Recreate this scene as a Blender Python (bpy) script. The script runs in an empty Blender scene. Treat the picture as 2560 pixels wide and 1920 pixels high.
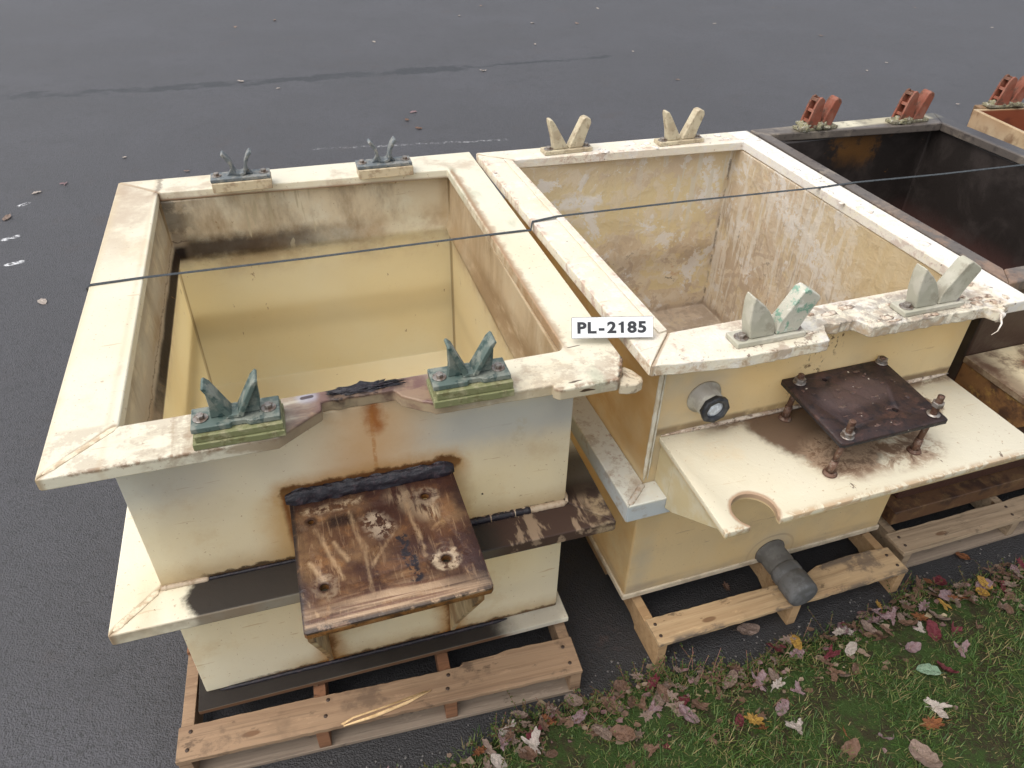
import bpy, bmesh, math, random
import numpy as np
from mathutils import Vector, Matrix, noise as mn
R_ = math.radians
random.seed(7); rng = np.random.default_rng(11)
C = bpy.context.scene.collection
scene = bpy.context.scene

# ------------------------------------------------------------------ camera
H = 2.27
cam = bpy.data.cameras.new('camera'); camo = bpy.data.objects.new('camera', cam); C.objects.link(camo)
cam.sensor_width = 36; cam.lens = 1850 / 2560 * 36; cam.clip_start = .05; cam.clip_end = 500
dn = Vector((1227 - 1280, -(3393 - 960), -1850)).normalized()
up = -dn
fw = Vector((0, 0, -1)); fw = (fw - fw.dot(up) * up).normalized()
rt = fw.cross(up)
M = Matrix((rt, fw, up))
camo.matrix_world = Matrix.Translation((0, 0, H)) @ M.to_4x4()
scene.camera = camo

# ------------------------------------------------------------------ sky, sun, exposure (overcast)
SUN_EL, SUN_AZ = 60, -125          # azimuth measured from +Y towards +X
w = bpy.data.worlds.new('World'); scene.world = w; w.use_nodes = True
nt = w.node_tree; bg = nt.nodes['Background']
sky = nt.nodes.new('ShaderNodeTexSky'); sky.sky_type = 'NISHITA'; sky.sun_disc = False
sky.sun_elevation = R_(SUN_EL); sky.sun_rotation = R_(SUN_AZ); sky.dust_density = 4; sky.air_density = 1
hs = nt.nodes.new('ShaderNodeHueSaturation'); hs.inputs['Saturation'].default_value = .30
nt.links.new(sky.outputs[0], hs.inputs['Color']); nt.links.new(hs.outputs[0], bg.inputs[0])
bg.inputs[1].default_value = .15
sl = bpy.data.lights.new('sun', 'SUN'); sl.energy = .60; sl.angle = R_(75); sl.color = (1, .97, .92)
so = bpy.data.objects.new('sun', sl); C.objects.link(so)
sd = Vector((math.sin(R_(SUN_AZ)) * math.cos(R_(SUN_EL)), math.cos(R_(SUN_AZ)) * math.cos(R_(SUN_EL)), math.sin(R_(SUN_EL))))
so.rotation_euler = sd.to_track_quat('Z', 'Y').to_euler(); so.location = sd * 20
scene.view_settings.view_transform = 'Standard'; scene.view_settings.look = 'None'
scene.view_settings.exposure = .86; scene.view_settings.gamma = 1
scene.cycles.max_bounces = 8; scene.cycles.diffuse_bounces = 5; scene.cycles.transmission_bounces = 4
scene.cycles.use_denoising = True

# ------------------------------------------------------------------ tiny shader language
class Val:
    def __init__(s, S, k): s.S, s.k = S, k
    def __add__(a, b): return a.S.m('ADD', a, b)
    __radd__ = __add__
    def __mul__(a, b): return a.S.m('MULTIPLY', a, b)
    __rmul__ = __mul__
    def __sub__(a, b): return a.S.m('SUBTRACT', a, b)
    def __rsub__(a, b): return a.S.m('SUBTRACT', b, a)
    def __truediv__(a, b): return a.S.m('DIVIDE', a, b)
class Sh:
    def __init__(s, name, base, coord='Object'):
        s.mat = bpy.data.materials.new(name); s.mat.use_nodes = True; s.nt = s.mat.node_tree
        s.nt.nodes.clear()
        s.tc = s.nt.nodes.new('ShaderNodeTexCoord')
        s.pos = s.tc.outputs[coord] if coord != 'World' else s.nt.nodes.new('ShaderNodeNewGeometry').outputs['Position']
        sp = s.nt.nodes.new('ShaderNodeSeparateXYZ'); s.nt.links.new(s.pos, sp.inputs[0])
        s.x, s.y, s.z = (Val(s, o) for o in sp.outputs)
        s.col = base; s.rough = None
    def put(s, sock, v):
        if isinstance(v, Val): v = v.k
        if isinstance(v, (int, float)): sock.default_value = v
        elif isinstance(v, tuple):
            sock.default_value = v if len(v) == 4 or sock.type == 'VECTOR' else v + (1,)
        else: s.nt.links.new(v, sock)
    def m(s, op, a, b=None, c=None, clamp=False):
        n = s.nt.nodes.new('ShaderNodeMath'); n.operation = op; n.use_clamp = clamp
        s.put(n.inputs[0], a)
        if b is not None: s.put(n.inputs[1], b)
        if c is not None: s.put(n.inputs[2], c)
        return Val(s, n.outputs[0])
    def mx(s, a, b): return s.m('MAXIMUM', a, b)
    def mi(s, a, b): return s.m('MINIMUM', a, b)
    def ss(s, a, b, x):
        n = s.nt.nodes.new('ShaderNodeMapRange'); n.interpolation_type = 'SMOOTHSTEP'
        inv = a > b
        s.put(n.inputs['Value'], x)
        n.inputs['From Min'].default_value = min(a, b); n.inputs['From Max'].default_value = max(a, b)
        n.inputs['To Min'].default_value = 1. if inv else 0.; n.inputs['To Max'].default_value = 0. if inv else 1.
        return Val(s, n.outputs[0])
    def noise(s, scale, detail=4, rough=.55, dist=0, st=(1, 1, 1), off=(0, 0, 0), rot=None):
        mp = s.nt.nodes.new('ShaderNodeMapping'); s.nt.links.new(s.pos, mp.inputs[0])
        mp.inputs['Scale'].default_value = st; mp.inputs['Location'].default_value = off
        if rot: mp.inputs['Rotation'].default_value = rot
        n = s.nt.nodes.new('ShaderNodeTexNoise'); s.nt.links.new(mp.outputs[0], n.inputs['Vector'])
        n.inputs['Scale'].default_value = scale; n.inputs['Detail'].default_value = detail
        n.inputs['Roughness'].default_value = rough; n.inputs['Distortion'].default_value = dist
        return Val(s, n.outputs[0])
    def voro(s, scale, feature='F1', out=0, st=(1, 1, 1)):
        mp = s.nt.nodes.new('ShaderNodeMapping'); s.nt.links.new(s.pos, mp.inputs[0]); mp.inputs['Scale'].default_value = st
        n = s.nt.nodes.new('ShaderNodeTexVoronoi'); n.feature = feature; s.nt.links.new(mp.outputs[0], n.inputs['Vector'])
        n.inputs['Scale'].default_value = scale
        return Val(s, n.outputs[out])
    def over(s, col, mask, k=1.):
        n = s.nt.nodes.new('ShaderNodeMix'); n.data_type = 'RGBA'
        if k != 1: mask = mask * k
        s.put(n.inputs[0], mask); s.put(n.inputs[6], s.col); s.put(n.inputs[7], col)
        s.col = n.outputs[2]
    def box(s, a, a0, a1, b, b0, b1, soft=.02):
        h = soft / 2
        return s.ss(a0 - h, a0 + h, a) * s.ss(a1 + h, a1 - h, a) * s.ss(b0 - h, b0 + h, b) * s.ss(b1 + h, b1 - h, b)
    def dseg(s, a, b, p, q):
        dx, dy = q[0] - p[0], q[1] - p[1]; L = dx * dx + dy * dy or 1e-9
        t = s.m('ADD', (a - p[0]) * (dx / L) + (b - p[1]) * (dy / L), 0., clamp=True)
        ex = a - p[0] - t * dx; ey = b - p[1] - t * dy
        return s.m('SQRT', ex * ex + ey * ey)
    def seg(s, a, b, p, q, wd, soft=.6): return s.ss(wd, wd * (1 - soft), s.dseg(a, b, p, q))
    def done(s, rough=.45, trans=0., bump=None, bd=.002, spec=.4, metal=0., tcol=None):
        nt = s.nt; out = nt.nodes.new('ShaderNodeOutputMaterial'); p = nt.nodes.new('ShaderNodeBsdfPrincipled')
        s.put(p.inputs['Base Color'], s.col); s.put(p.inputs['Roughness'], rough); p.inputs['Specular IOR Level'].default_value = spec
        p.inputs['Metallic'].default_value = metal
        if bump is not None:
            b = nt.nodes.new('ShaderNodeBump'); b.inputs['Strength'].default_value = 1; b.inputs['Distance'].default_value = bd
            s.put(b.inputs['Height'], bump); nt.links.new(b.outputs[0], p.inputs['Normal'])
        if trans:
            t = nt.nodes.new('ShaderNodeBsdfTranslucent'); s.put(t.inputs[0], s.col if tcol is None else tcol)
            mxs = nt.nodes.new('ShaderNodeMixShader'); mxs.inputs[0].default_value = trans
            nt.links.new(p.outputs[0], mxs.inputs[1]); nt.links.new(t.outputs[0], mxs.inputs[2]); nt.links.new(mxs.outputs[0], out.inputs[0])
        else: nt.links.new(p.outputs[0], out.inputs[0])
        return s.mat

def srgb(r, g, b):
    f = lambda c: ((c / 255 + .055) / 1.055) ** 2.4 if c / 255 > .04045 else c / 255 / 12.92
    return (f(r), f(g), f(b))

# ------------------------------------------------------------------ materials
CREAM = (.86, .82, .68); AMBER = (.88, .72, .43)
def plastic(name, base=CREAM, yellow=(.84, .76, .54), dirt=.35, trans=.28):
    S = Sh(name, base)
    S.over(yellow, S.ss(.40, .72, S.noise(2.3, 3, .5, off=(3, 1, 2))), .5)
    S.over((.50, .43, .30), S.ss(.56, .72, S.noise(6, 6, .65)), dirt)
    S.over((.16, .09, .045), S.ss(.735, .76, S.noise(55, 3, .6)), .8)
    S.over((.34, .20, .10), S.ss(.665, .69, S.noise(95, 3, .6, off=(1, 4, 2))), .55)
    S.over((.52, .38, .22), S.ss(.68, .71, S.noise(60, 3, .6, .4, st=(.10, 1, 1), off=(5, 1, 2), rot=(.3, .4, .6))), .5)
    S.over((.66, .52, .32), S.ss(.54, .68, S.noise(3.2, 6, .72, off=(9, 3, 5))), .35)
    S.nb = S.noise(30, 5, .6); S.n2 = S.noise(7, 5, .65, off=(5, 5, 5)); S.n3 = S.noise(18, 5, .7, off=(1, 7, 3)); S.n4 = S.noise(60, 4, .7, off=(2, 2, 7))
    S.wx = S.x + (S.n3 - .5) * .06; S.wy = S.y + (S.n2 - .5) * .06; S.wz = S.z + (S.n3 - .5) * .05
    return S
def fin(S, rough=.42, trans=.28, bd=.0012, **k):
    return S.done(rough=rough, trans=trans, bump=S.nb + S.n4 * .5, bd=bd, **k)

BR = (.13, .055, .02); DK = (.014, .009, .007); TAN = (.36, .22, .10); RUST = (.36, .13, .03); GRM = (.30, .235, .16)
def mat_A_body():
    S = plastic('cream_plastic_body', dirt=.12); x, y, z = S.x, S.y, S.z
    fr = S.ss(.012, .006, y)                                   # outside front face
    ins = S.ss(.015, .02, x) * S.ss(1.11, 1.105, x) * S.ss(.015, .02, y) * S.ss(1.39, 1.385, y)
    S.over((.92, .79, .50), ins * S.ss(.97, .82, z + (S.n2 - .5) * .12), .85)
    S.over((.92, .85, .64), ins * S.ss(.9, .8, z) * S.ss(.45, .65, S.noise(1.8, 3, .5, off=(3, 3, 6))), .6)
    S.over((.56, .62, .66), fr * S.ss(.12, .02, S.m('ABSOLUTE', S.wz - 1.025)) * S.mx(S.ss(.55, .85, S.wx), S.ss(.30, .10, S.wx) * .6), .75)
    # outside: rust drip under the rim, halo round the bracket
    S.over((.66, .42, .20), fr * S.seg(S.wx, S.wz, (.60, 1.10), (.57, .96), .20, 1.), .75)
    S.over((.40, .13, .02), fr * S.seg(S.wx, S.wz, (.595, 1.135), (.60, 1.07), .035, 1.), .85)
    S.over((.50, .22, .06), fr * S.seg(x, z, (.592, 1.12), (.588, .93), .007, .7) * S.ss(.35, .55, S.n4), .6)
    d = S.dseg(S.wx, S.wz, (.36, .905), (.785, .905))
    S.over((.55, .32, .12), fr * S.ss(.07, .012, d), .8)
    S.over(BR, fr * S.ss(.030, .018, d), .95)
    S.over((.60, .40, .17), fr * S.ss(.10, 0, S.m('ABSOLUTE', S.wx - .345)) * S.ss(.62, .68, z) * S.ss(.93, .85, z), .75)
    S.over((.20, .07, .02), fr * S.ss(.018, 0, S.m('ABSOLUTE', x + (S.n3 - .5) * .02 - .352)) * S.box(x, 0, .6, z, .66, .90), .9)
    S.over((.45, .28, .12), fr * S.ss(.06, 0, S.m('ABSOLUTE', S.wx - .80)) * S.box(x, .6, 1, z, .64, .90, .08), .5)
    S.over((.50, .36, .18), fr * S.ss(.10, .0, S.wz - .655) * S.ss(.645, .655, z), .65)
    S.over((.05, .028, .015), fr * S.ss(.014, .006, S.wz - .66) * S.ss(.645, .655, z) * S.ss(.08, .13, x), .9)
    # lower front: brown tide above the base, stains under the bracket legs
    S.over((.48, .34, .17), fr * S.ss(.09, 0, S.wz - .15) * S.ss(.18, .3, x), .7)
    S.over((.10, .05, .02), fr * S.ss(.022, .008, S.wz - .152) * S.ss(.05, .2, x), .9)
    for u in (.38, .76):
        S.over((.42, .20, .05), fr * S.ss(.07, .0, S.m('ABSOLUTE', S.wx - u)) * S.ss(.64, .5, z), .75)
        S.over((.15, .06, .02), fr * S.ss(.022, .0, S.m('ABSOLUTE', S.wx - u)) * S.ss(.5, .3, z), .8)
    S.over((.55, .50, .36), fr * S.seg(S.wx, S.wz, (.98, 1.0), (.965, .93), .03, 1.) * S.ss(.4, .6, S.n4), .4)
    S.over((.03, .02, .015), fr * S.ss(.74, .76, S.noise(26, 2, .5, off=(9, 0, 4))) * S.box(x, .1, 1.12, z, .66, 1.1))
    # inside: grime above the seam, black line at the seam in the back left corner
    up_ = ins * S.ss(.86, .99, z + (S.n2 - .5) * .10)
    S.over((.76, .64, .46), up_ * S.ss(.2, .6, S.n2), .8)
    S.over((.30, .20, .11), up_ * S.ss(.42, .7, S.noise(6, 6, .7, st=(1, 1, .4))), .7)
    S.over((.42, .26, .12), ins * S.ss(.16, .0, S.m('ABSOLUTE', S.wz - .93)) * S.ss(.40, .62, S.noise(5, 5, .65, off=(6, 2, 3))), .6)
    back = S.ss(1.33, 1.35, y)
    S.over((.035, .018, .01), ins * back * S.ss(.065, .012, S.m('ABSOLUTE', S.wz - .95)) * S.ss(.95, .25, S.wx + (S.n2 - .5) * .4), .9)
    S.over(DK, ins * back * S.ss(.95, .88, z + S.wx * 1.2 - .14) * 0 + ins * back * S.ss(.16, .03, S.wx) * S.ss(.93, .98, z) * S.ss(.4, .55, S.n3), .85)
    S.over((.60, .52, .36), up_ * back * S.ss(.62, .66, S.noise(38, 2, .5, st=(1, 1, .10), rot=(0, .5, 0))) * S.ss(.25, .08, S.m('ABSOLUTE', x - .42)), .8)
    left = ins * S.ss(.10, .06, x)
    S.over((.30, .20, .12), left * S.ss(.11, .03, S.m('ABSOLUTE', S.wz - .965)), .75)
    S.over((.48, .42, .34), left * up_ * S.ss(.3, .6, S.noise(5, 4, .6, st=(1, 1, 3))), .6)
    S.over((.018, .010, .008), left * S.ss(.034, .014, S.m('ABSOLUTE', z + (S.n2 - .5) * .03 - .945)) * S.ss(.15, .6, y + (S.n3 - .5) * .4), .97)
    S.over((.10, .06, .04), left * S.ss(.004, .001, S.m('ABSOLUTE', S.wz - .985)), .6)
    right = ins * S.ss(1.05, 1.08, x)
    S.over((.16, .08, .035), right * S.ss(.095, .01, S.m('ABSOLUTE', S.wz - 1.0 + S.y * .05)) * S.ss(1.4, .7, y) * S.ss(.25, .55, S.noise(8, 4, .6, st=(1, 1, 4))), .9)
    S.over((.62, .46, .27), right * S.ss(.88, .95, z), .5)
    S.over((.70, .60, .38), ins * S.ss(.85, .80, z) * S.ss(.06, .0, S.m('ABSOLUTE', z - .56 + (S.n2 - .5) * .05)), .3)  # middle flange's shade through the wall, painted in as a darker band
    S.over((.30, .20, .10), ins * S.mx(S.ss(.004, .001, S.m('ABSOLUTE', x - .028)) * back, S.ss(.004, .001, S.m('ABSOLUTE', x - 1.098)) * back), .7)
    S.over((.30, .16, .06), ins * S.ss(.70, .73, S.noise(33, 4, .6, st=(1, 1, .5), off=(4, 1, 0))), .6)
    return fin(S, trans=.55)
def mitre(S, pts, wd=.012, col=(.36, .25, .15), k=.8):
    for p, q in pts: S.over(col, S.seg(S.x + (S.n3 - .5) * .01, S.y + (S.n2 - .5) * .012, p, q, wd, .8), k)
def mat_A_rim():
    S = plastic('cream_plastic_rim', base=(.76, .71, .56), yellow=(.70, .61, .40), dirt=.1); x, y, z = S.x, S.y, S.z
    mitre(S, [((-.106, -.108), (.03, .03)), ((-.117, 1.513), (.03, 1.38))], .012)
    S.over((.035, .018, .01), S.seg(x, y, (1.197, -.117), (1.243, -.022), .013, .5), .97)
    S.over((.40, .27, .18), S.seg(S.wx, S.wy, (1.20, -.115), (1.245, -.025), .06, 1.) * S.ss(.4, .55, S.n3), .8)
    # soiled middle of the front flange
    f = S.ss(.05, .03, y)
    g = S.box(S.wx, .36, .80, y, -.2, .05, .12)
    S.over((.15, .085, .065), f * S.mx(g, 0) * S.ss(.2, .5, S.noise(6, 5, .6, st=(.6, 2, 1))), .93)
    S.over((.17, .09, .075), f * S.box(S.wx, .46, .74, y, -.2, .06, .05), .9)
    S.over((.34, .24, .15), f * S.box(S.wx, .10, 1.0, y, -.2, .05, .3) * S.ss(.46, .60, S.noise(16, 5, .7, st=(.5, 1, 1))), .75)
    S.over((.40, .30, .20), f * S.box(S.wx, .14, .25, y, -.12, .05, .03) * S.ss(.42, .62, S.noise(34, 3, .6, st=(1, .12, 1), rot=(0, 0, -.2))), .6)
    S.over((.02, .015, .012), f * S.seg(S.wx, S.wy, (.52, .02), (.66, .025), .04, .7), .9)
    S.over((.46, .38, .29), f * S.box(S.wx, .85, 1.3, y, -.2, .06, .2) * S.ss(.52, .70, S.noise(10, 6, .7)), .6)
    S.over((.40, .40, .47), S.seg(x, y, (.445, .02), (.455, .02), .03, .9) * f, .8)
    S.over((.05, .03, .03), S.seg(x, y, (.44, .02), (.46, .022), .008, .5) * f, .9)
    S.over((.44, .35, .22), S.ss(1.176, 1.170, z) * f * S.ss(.2, .5, x) * S.ss(.3, .55, S.noise(9, 5, .65)), .7)
    S.over((.30, .19, .12), f * S.ss(.010, .0, S.m('ABSOLUTE', z - 1.176)) * S.ss(.48, .58, S.n3), .5)
    # chipped outer edge and inner edge line
    S.over((.24, .14, .08), S.ss(.010, .003, S.m('ABSOLUTE', z - 1.178)) * S.ss(-.098, -.106, S.y) * S.ss(.45, .6, S.n3), .7)
    l = S.ss(.03, .0, x); rr = S.ss(1.06, 1.10, x); b = S.ss(1.30, 1.36, y)
    S.over((.50, .39, .28), l * S.ss(.65, 1.15, y) * S.ss(.36, .60, S.noise(5, 6, .7)), .75)
    S.over((.62, .50, .30), S.mx(S.ss(-.085, -.115, S.x + (S.n3 - .5) * .02), S.ss(1.175, 1.176, z) * 0) , .5)
    S.over((.50, .33, .17), l * S.ss(.006, .022, x + (S.n3 - .5) * .012), .65)
    S.over((.32, .17, .08), l * S.ss(.012, .024, x) * S.ss(.55, .65, S.noise(20, 4, .6)), .6)
    S.over((.35, .22, .12), S.ss(.020, .0, S.m('ABSOLUTE', S.wx - 1.112)) * S.ss(1.38, 1.3, y) * S.ss(.0, .08, y), .6)
    S.over((.38, .42, .30), rr * S.ss(.52, .66, S.noise(3.5, 4, .6, st=(2.5, 1, 1))), .45)
    S.over((.45, .33, .22), b * S.ss(.5, .66, S.noise(7, 5, .6)), .55)
    S.over((.30, .16, .07), S.ss(.014, .0, S.m('ABSOLUTE', x + (S.n3 - .5) * .02 - 1.104)) * S.ss(1.38, 1.3, y) * S.ss(.05, .10, y), .8)
    S.over((.12, .06, .03), S.ss(.014, .002, S.m('ABSOLUTE', S.wx - .03)) * S.ss(1.34, 1.385, y), .6)
    S.over((.22, .12, .07), b * S.ss(.012, .002, S.m('ABSOLUTE', z - 1.147)), .8)
    S.over((.08, .05, .03), S.ss(.70, .72, S.noise(48, 2, .5, st=(.25, 1, 1), off=(1, 8, 0))) * S.ss(1.0, 1.1, x) * S.ss(.2, .0, y))
    return fin(S, trans=.20)
def mat_A_mid():
    S = plastic('cream_plastic_middle_flange', base=(.76, .71, .56), yellow=(.70, .61, .40), dirt=.12); x, y, z = S.x, S.y, S.z
    mitre(S, [((-.118, -.118), (.0, .0))], .016)
    S.over((.55, .42, .25), S.ss(.05, .0, S.m('ABSOLUTE', S.wx + .03)) * S.ss(.1, -.05, y), .35)
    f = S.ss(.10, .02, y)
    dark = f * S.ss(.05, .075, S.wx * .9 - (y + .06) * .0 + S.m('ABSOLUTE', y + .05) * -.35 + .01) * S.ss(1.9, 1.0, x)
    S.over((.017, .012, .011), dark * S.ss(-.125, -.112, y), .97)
    S.over((.06, .035, .026), f * S.ss(.85, .92, S.wx) * S.ss(.25, .45, S.noise(9, 5, .7, st=(1.3, 1, 1))), .94)
    S.over((.40, .29, .19), f * S.ss(.86, .9, x) * S.ss(.54, .62, S.noise(22, 4, .6, .3, st=(1, .3, 1), off=(3, 0, 1), rot=(0, 0, .5))), .6)
    S.over((.40, .30, .18), f * S.ss(1.16, 1.20, x) * S.ss(.4, .6, S.n3), .7)
    S.over((.03, .02, .015), S.ss(1.13, 1.15, x) * S.ss(.30, .15, S.wy) * S.ss(-.02, .03, y), .9)
    S.over((.22, .15, .09), S.ss(-.113, -.118, y) * S.ss(.35, .6, S.noise(5, 5, .6)), .75)
    S.over((.20, .13, .08), S.ss(-.113, -.118, y) * S.ss(.25, .6, x), .7)
    return fin(S, trans=.12, rough=.6, spec=.2)
def mat_A_base():
    S = plastic('cream_plastic_base', base=(.66, .61, .48)); x = S.x
    S.over((.35, .31, .25), S.ss(.3, .6, S.n2), .6)
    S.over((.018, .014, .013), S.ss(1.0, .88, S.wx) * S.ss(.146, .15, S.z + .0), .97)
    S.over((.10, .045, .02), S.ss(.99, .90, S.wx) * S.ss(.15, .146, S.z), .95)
    return fin(S, trans=.05, rough=.7, spec=.1)
def mat_bracket():
    S = Sh('stained_bracket_plastic', (.20, .115, .055)); x, y, z = S.x, S.y, S.z
    n1 = S.noise(7, 5, .6, .4); n2 = S.noise(22, 5, .7, .6, off=(3, 3, 3)); n3 = S.noise(4.5, 4, .55, off=(8, 1, 1)); n4 = S.noise(70, 4, .7); nf = S.noise(48, 6, .72, .3, off=(2, 8, 1))
    ns = S.noise(46, 5, .7, .2, st=(1, .18, 1), rot=(0, 0, .25)); nr = S.noise(60, 4, .65, .3, st=(1, .12, 1), off=(4, 0, 0), rot=(0, 0, -.12))
    wx, wy = x + (n2 - .5) * .04, y + (n1 - .5) * .06
    S.over((.075, .032, .017), S.ss(.34, .54, n1 * .85 + nr * .15), .94)
    S.over((.030, .014, .011), S.ss(.43, .56, n3 * .88 + ns * .12), .88)
    S.over((.24, .115, .045), S.ss(.50, .64, S.noise(12, 6, .7, .5, off=(0, 6, 2)) * .85 + nr * .15), .6)
    S.over((.30, .18, .09), S.ss(.58, .68, S.noise(20, 6, .7, .6, off=(5, 6, 2))), .55)
    S.over((.016, .010, .009), S.mx(S.ss(.400, .372, wx), S.ss(.745, .785, wx)) * S.ss(.30, .48, n3), .85)
    S.over((.014, .009, .009), S.box(wx, .445, .52, wy, -.125, -.085, .03), .9)
    S.over((.04, .018, .012), S.ss(-.06, -.01, wy), .85)
    S.over((.50, .37, .23), S.seg(wx, wy, (.40, -.055), (.53, -.05), .022, .9) * S.ss(.46, .56, nf), .8)
    S.over((.46, .34, .21), S.seg(wx, wy, (.63, -.05), (.70, -.13), .05, .9) * S.ss(.42, .56, ns), .8)
    strokes = [((.42, -.12), (.463, -.285), .010), ((.455, -.17), (.48, -.235), .010), ((.524, -.206), (.525, -.345), .008), ((.50, -.08), (.524, -.206), .012), ((.594, -.184), (.530, -.270), .008),
               ((.392, -.22), (.425, -.285), .013), ((.645, -.09), (.660, -.27), .010), ((.37, -.30), (.40, -.37), .006)]
    sm = None
    for p, q, wd in strokes:
        k = S.seg(x + (n2 - .5) * .022, y + (n1 - .5) * .02, p, q, wd * .95, 1.); sm = k if sm is None else S.mx(sm, k)
    S.over((.44, .30, .17), sm * S.ss(.36, .58, ns), .7)
    S.over((.38, .25, .14), S.ss(.59, .62, S.noise(110, 3, .6, .8, st=(1, .12, 1), off=(3, 3, 0), rot=(0, 0, .15))), .3)
    S.over((.60, .48, .34), S.seg(wx, wy, (.56, -.125), (.575, -.16), .045, .9) * S.ss(.46, .52, nf), .95)
    ft = S.ss(-.29, -.38, y + (n3 - .5) * .14 + (x - .58) * (x - .58) * 1.2)
    S.over((.42, .29, .18), ft * S.ss(.34, .58, S.noise(60, 3, .6, .5, st=(.05, 1, 1), rot=(0, 0, .12))), .9)
    S.over((.12, .055, .035), ft * S.ss(.54, .60, S.noise(75, 2, .6, .4, st=(.04, 1, 1), off=(0, 3, 0), rot=(0, 0, .05))), .7)
    for hx, hy, k in ((.696, -.077, .6), (.704, -.291, .9), (.42, -.296, .3), (.407, -.087, .1)):
        d = S.dseg(x, y, (hx, hy), (hx + .001, hy)) + (n2 - .5) * .04
        S.over((.54, .42, .28), S.ss(.040, .026, d) * S.ss(.40, .56, nf), k)
        S.over((.04, .018, .01), S.ss(.020, .011, S.dseg(x, y, (hx, hy), (hx + .001, hy))), .9)
    S.over((.045, .018, .014), S.ss(.34, .62, n3 * .6 + n2 * .4) * S.ss(-.40, -.30, y), .6)
    S.over((.016, .014, .018), S.seg(x + (n2 - .5) * .04, y, (.615, -.200), (.630, -.325), .018, .4) * S.ss(.47, .50, nf), .97)
    S.over((.016, .012, .012), S.mx(S.ss(.012, .004, S.m('ABSOLUTE', x - .362)), S.ss(-.390, -.402, y + (n2 - .5) * .01)) * S.ss(.35, .5, n2), .85)
    # sides and underside lips: orange brown
    sd_ = S.ss(.874, .870, z)
    S.over((.26, .11, .03), sd_, .8); S.over((.03, .015, .01), sd_ * S.ss(.45, .6, n2), .8); S.over((.50, .36, .18), sd_ * S.ss(.56, .66, n1), .6)
    return S.done(rough=n2 * .35 + .14, trans=.04, bump=n2 + n4 * .4, bd=.003)
def mat_gusset():
    S = plastic('stained_gusset_plastic', base=(.52, .36, .17)); 
    S.over((.20, .08, .02), S.ss(.35, .62, S.n2), .85); S.over((.04, .018, .01), S.ss(.52, .66, S.n3), .8)
    return fin(S, trans=.12)
def mat_tar():
    S = Sh('black_tar', (.012, .010, .014)); n = S.noise(60, 6, .7); S.over((.05, .03, .035), S.ss(.5, .65, n), .7)
    return S.done(rough=.28, bump=n, bd=.004)
def crusty(name, base=(.78, .73, .60), crust=(.62, .55, .47), zt=1.2, amt=.5):
    S = plastic(name, base=base, yellow=(.74, .66, .46), dirt=.1)
    return S
def mat_B_rim():
    S = plastic('crusted_plastic_rim', base=(.75, .69, .55), yellow=(.70, .61, .41), dirt=.12); x, y, z = S.x, S.y, S.z
    mitre(S, [((-.085, -.078), (.03, .05)), ((-.093, 1.45), (.03, 1.35))], .008)
    di = S.mi(S.mi(S.m('ABSOLUTE', x - .022), S.m('ABSOLUTE', x - 1.04)), S.mi(S.m('ABSOLUTE', y - .035), S.m('ABSOLUTE', y - 1.33)))
    n5 = S.noise(24, 6, .75, .4, off=(2, 9, 4))
    S.over((.74, .71, .67), S.ss(.5, .6, S.noise(12, 6, .75)), .6)
    S.over((.66, .54, .44), S.ss(.045, .0, di + (S.n2 - .5) * .04) * S.ss(.42, .60, n5), .6)
    S.over((.42, .28, .19), S.ss(.014, .0, di + (S.n3 - .5) * .02) * S.ss(.50, .60, n5), .7)
    # outer left edge pink brown scabs, front edge flaking
    S.over((.50, .34, .26), S.ss(-.066, -.084, S.x + (S.n3 - .5) * .03) * S.ss(.50, .60, n5), .75)
    f = S.ss(.06, .02, y)
    S.over((.44, .34, .25), f * S.ss(.50, .62, S.noise(15, 6, .7, off=(0, 4, 0))) * S.box(S.wx, .15, 1.1, y, -.2, .1, .1), .8)
    S.over((.20, .12, .075), f * S.ss(.56, .64, n5) * S.ss(-.045, -.075, S.wy), .8)
    S.over((.28, .24, .20), f * S.box(S.wx, .42, .98, y, -.2, .06, .06) * S.ss(.42, .58, n5), .7)
    S.over((.52, .38, .24), S.ss(1.197, 1.19, z) * f * S.ss(.46, .6, n5), .7)
    rr = S.ss(1.03, 1.05, x)
    S.over((.76, .74, .70), rr * S.ss(.35, .5, n5), .8)
    S.over((.35, .28, .20), S.ss(1.12, 1.14, S.x + (S.n3 - .5) * .03) * S.ss(1.3, 1.42, y), .7)
    S.over((.16, .10, .07), S.ss(.72, .74, S.noise(44, 2, .5, off=(4, 4, 4))), .8)
    S.nb = n5
    return S.done(rough=.5, trans=.15, bump=n5 + S.n4 * .4, bd=.004)
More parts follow.
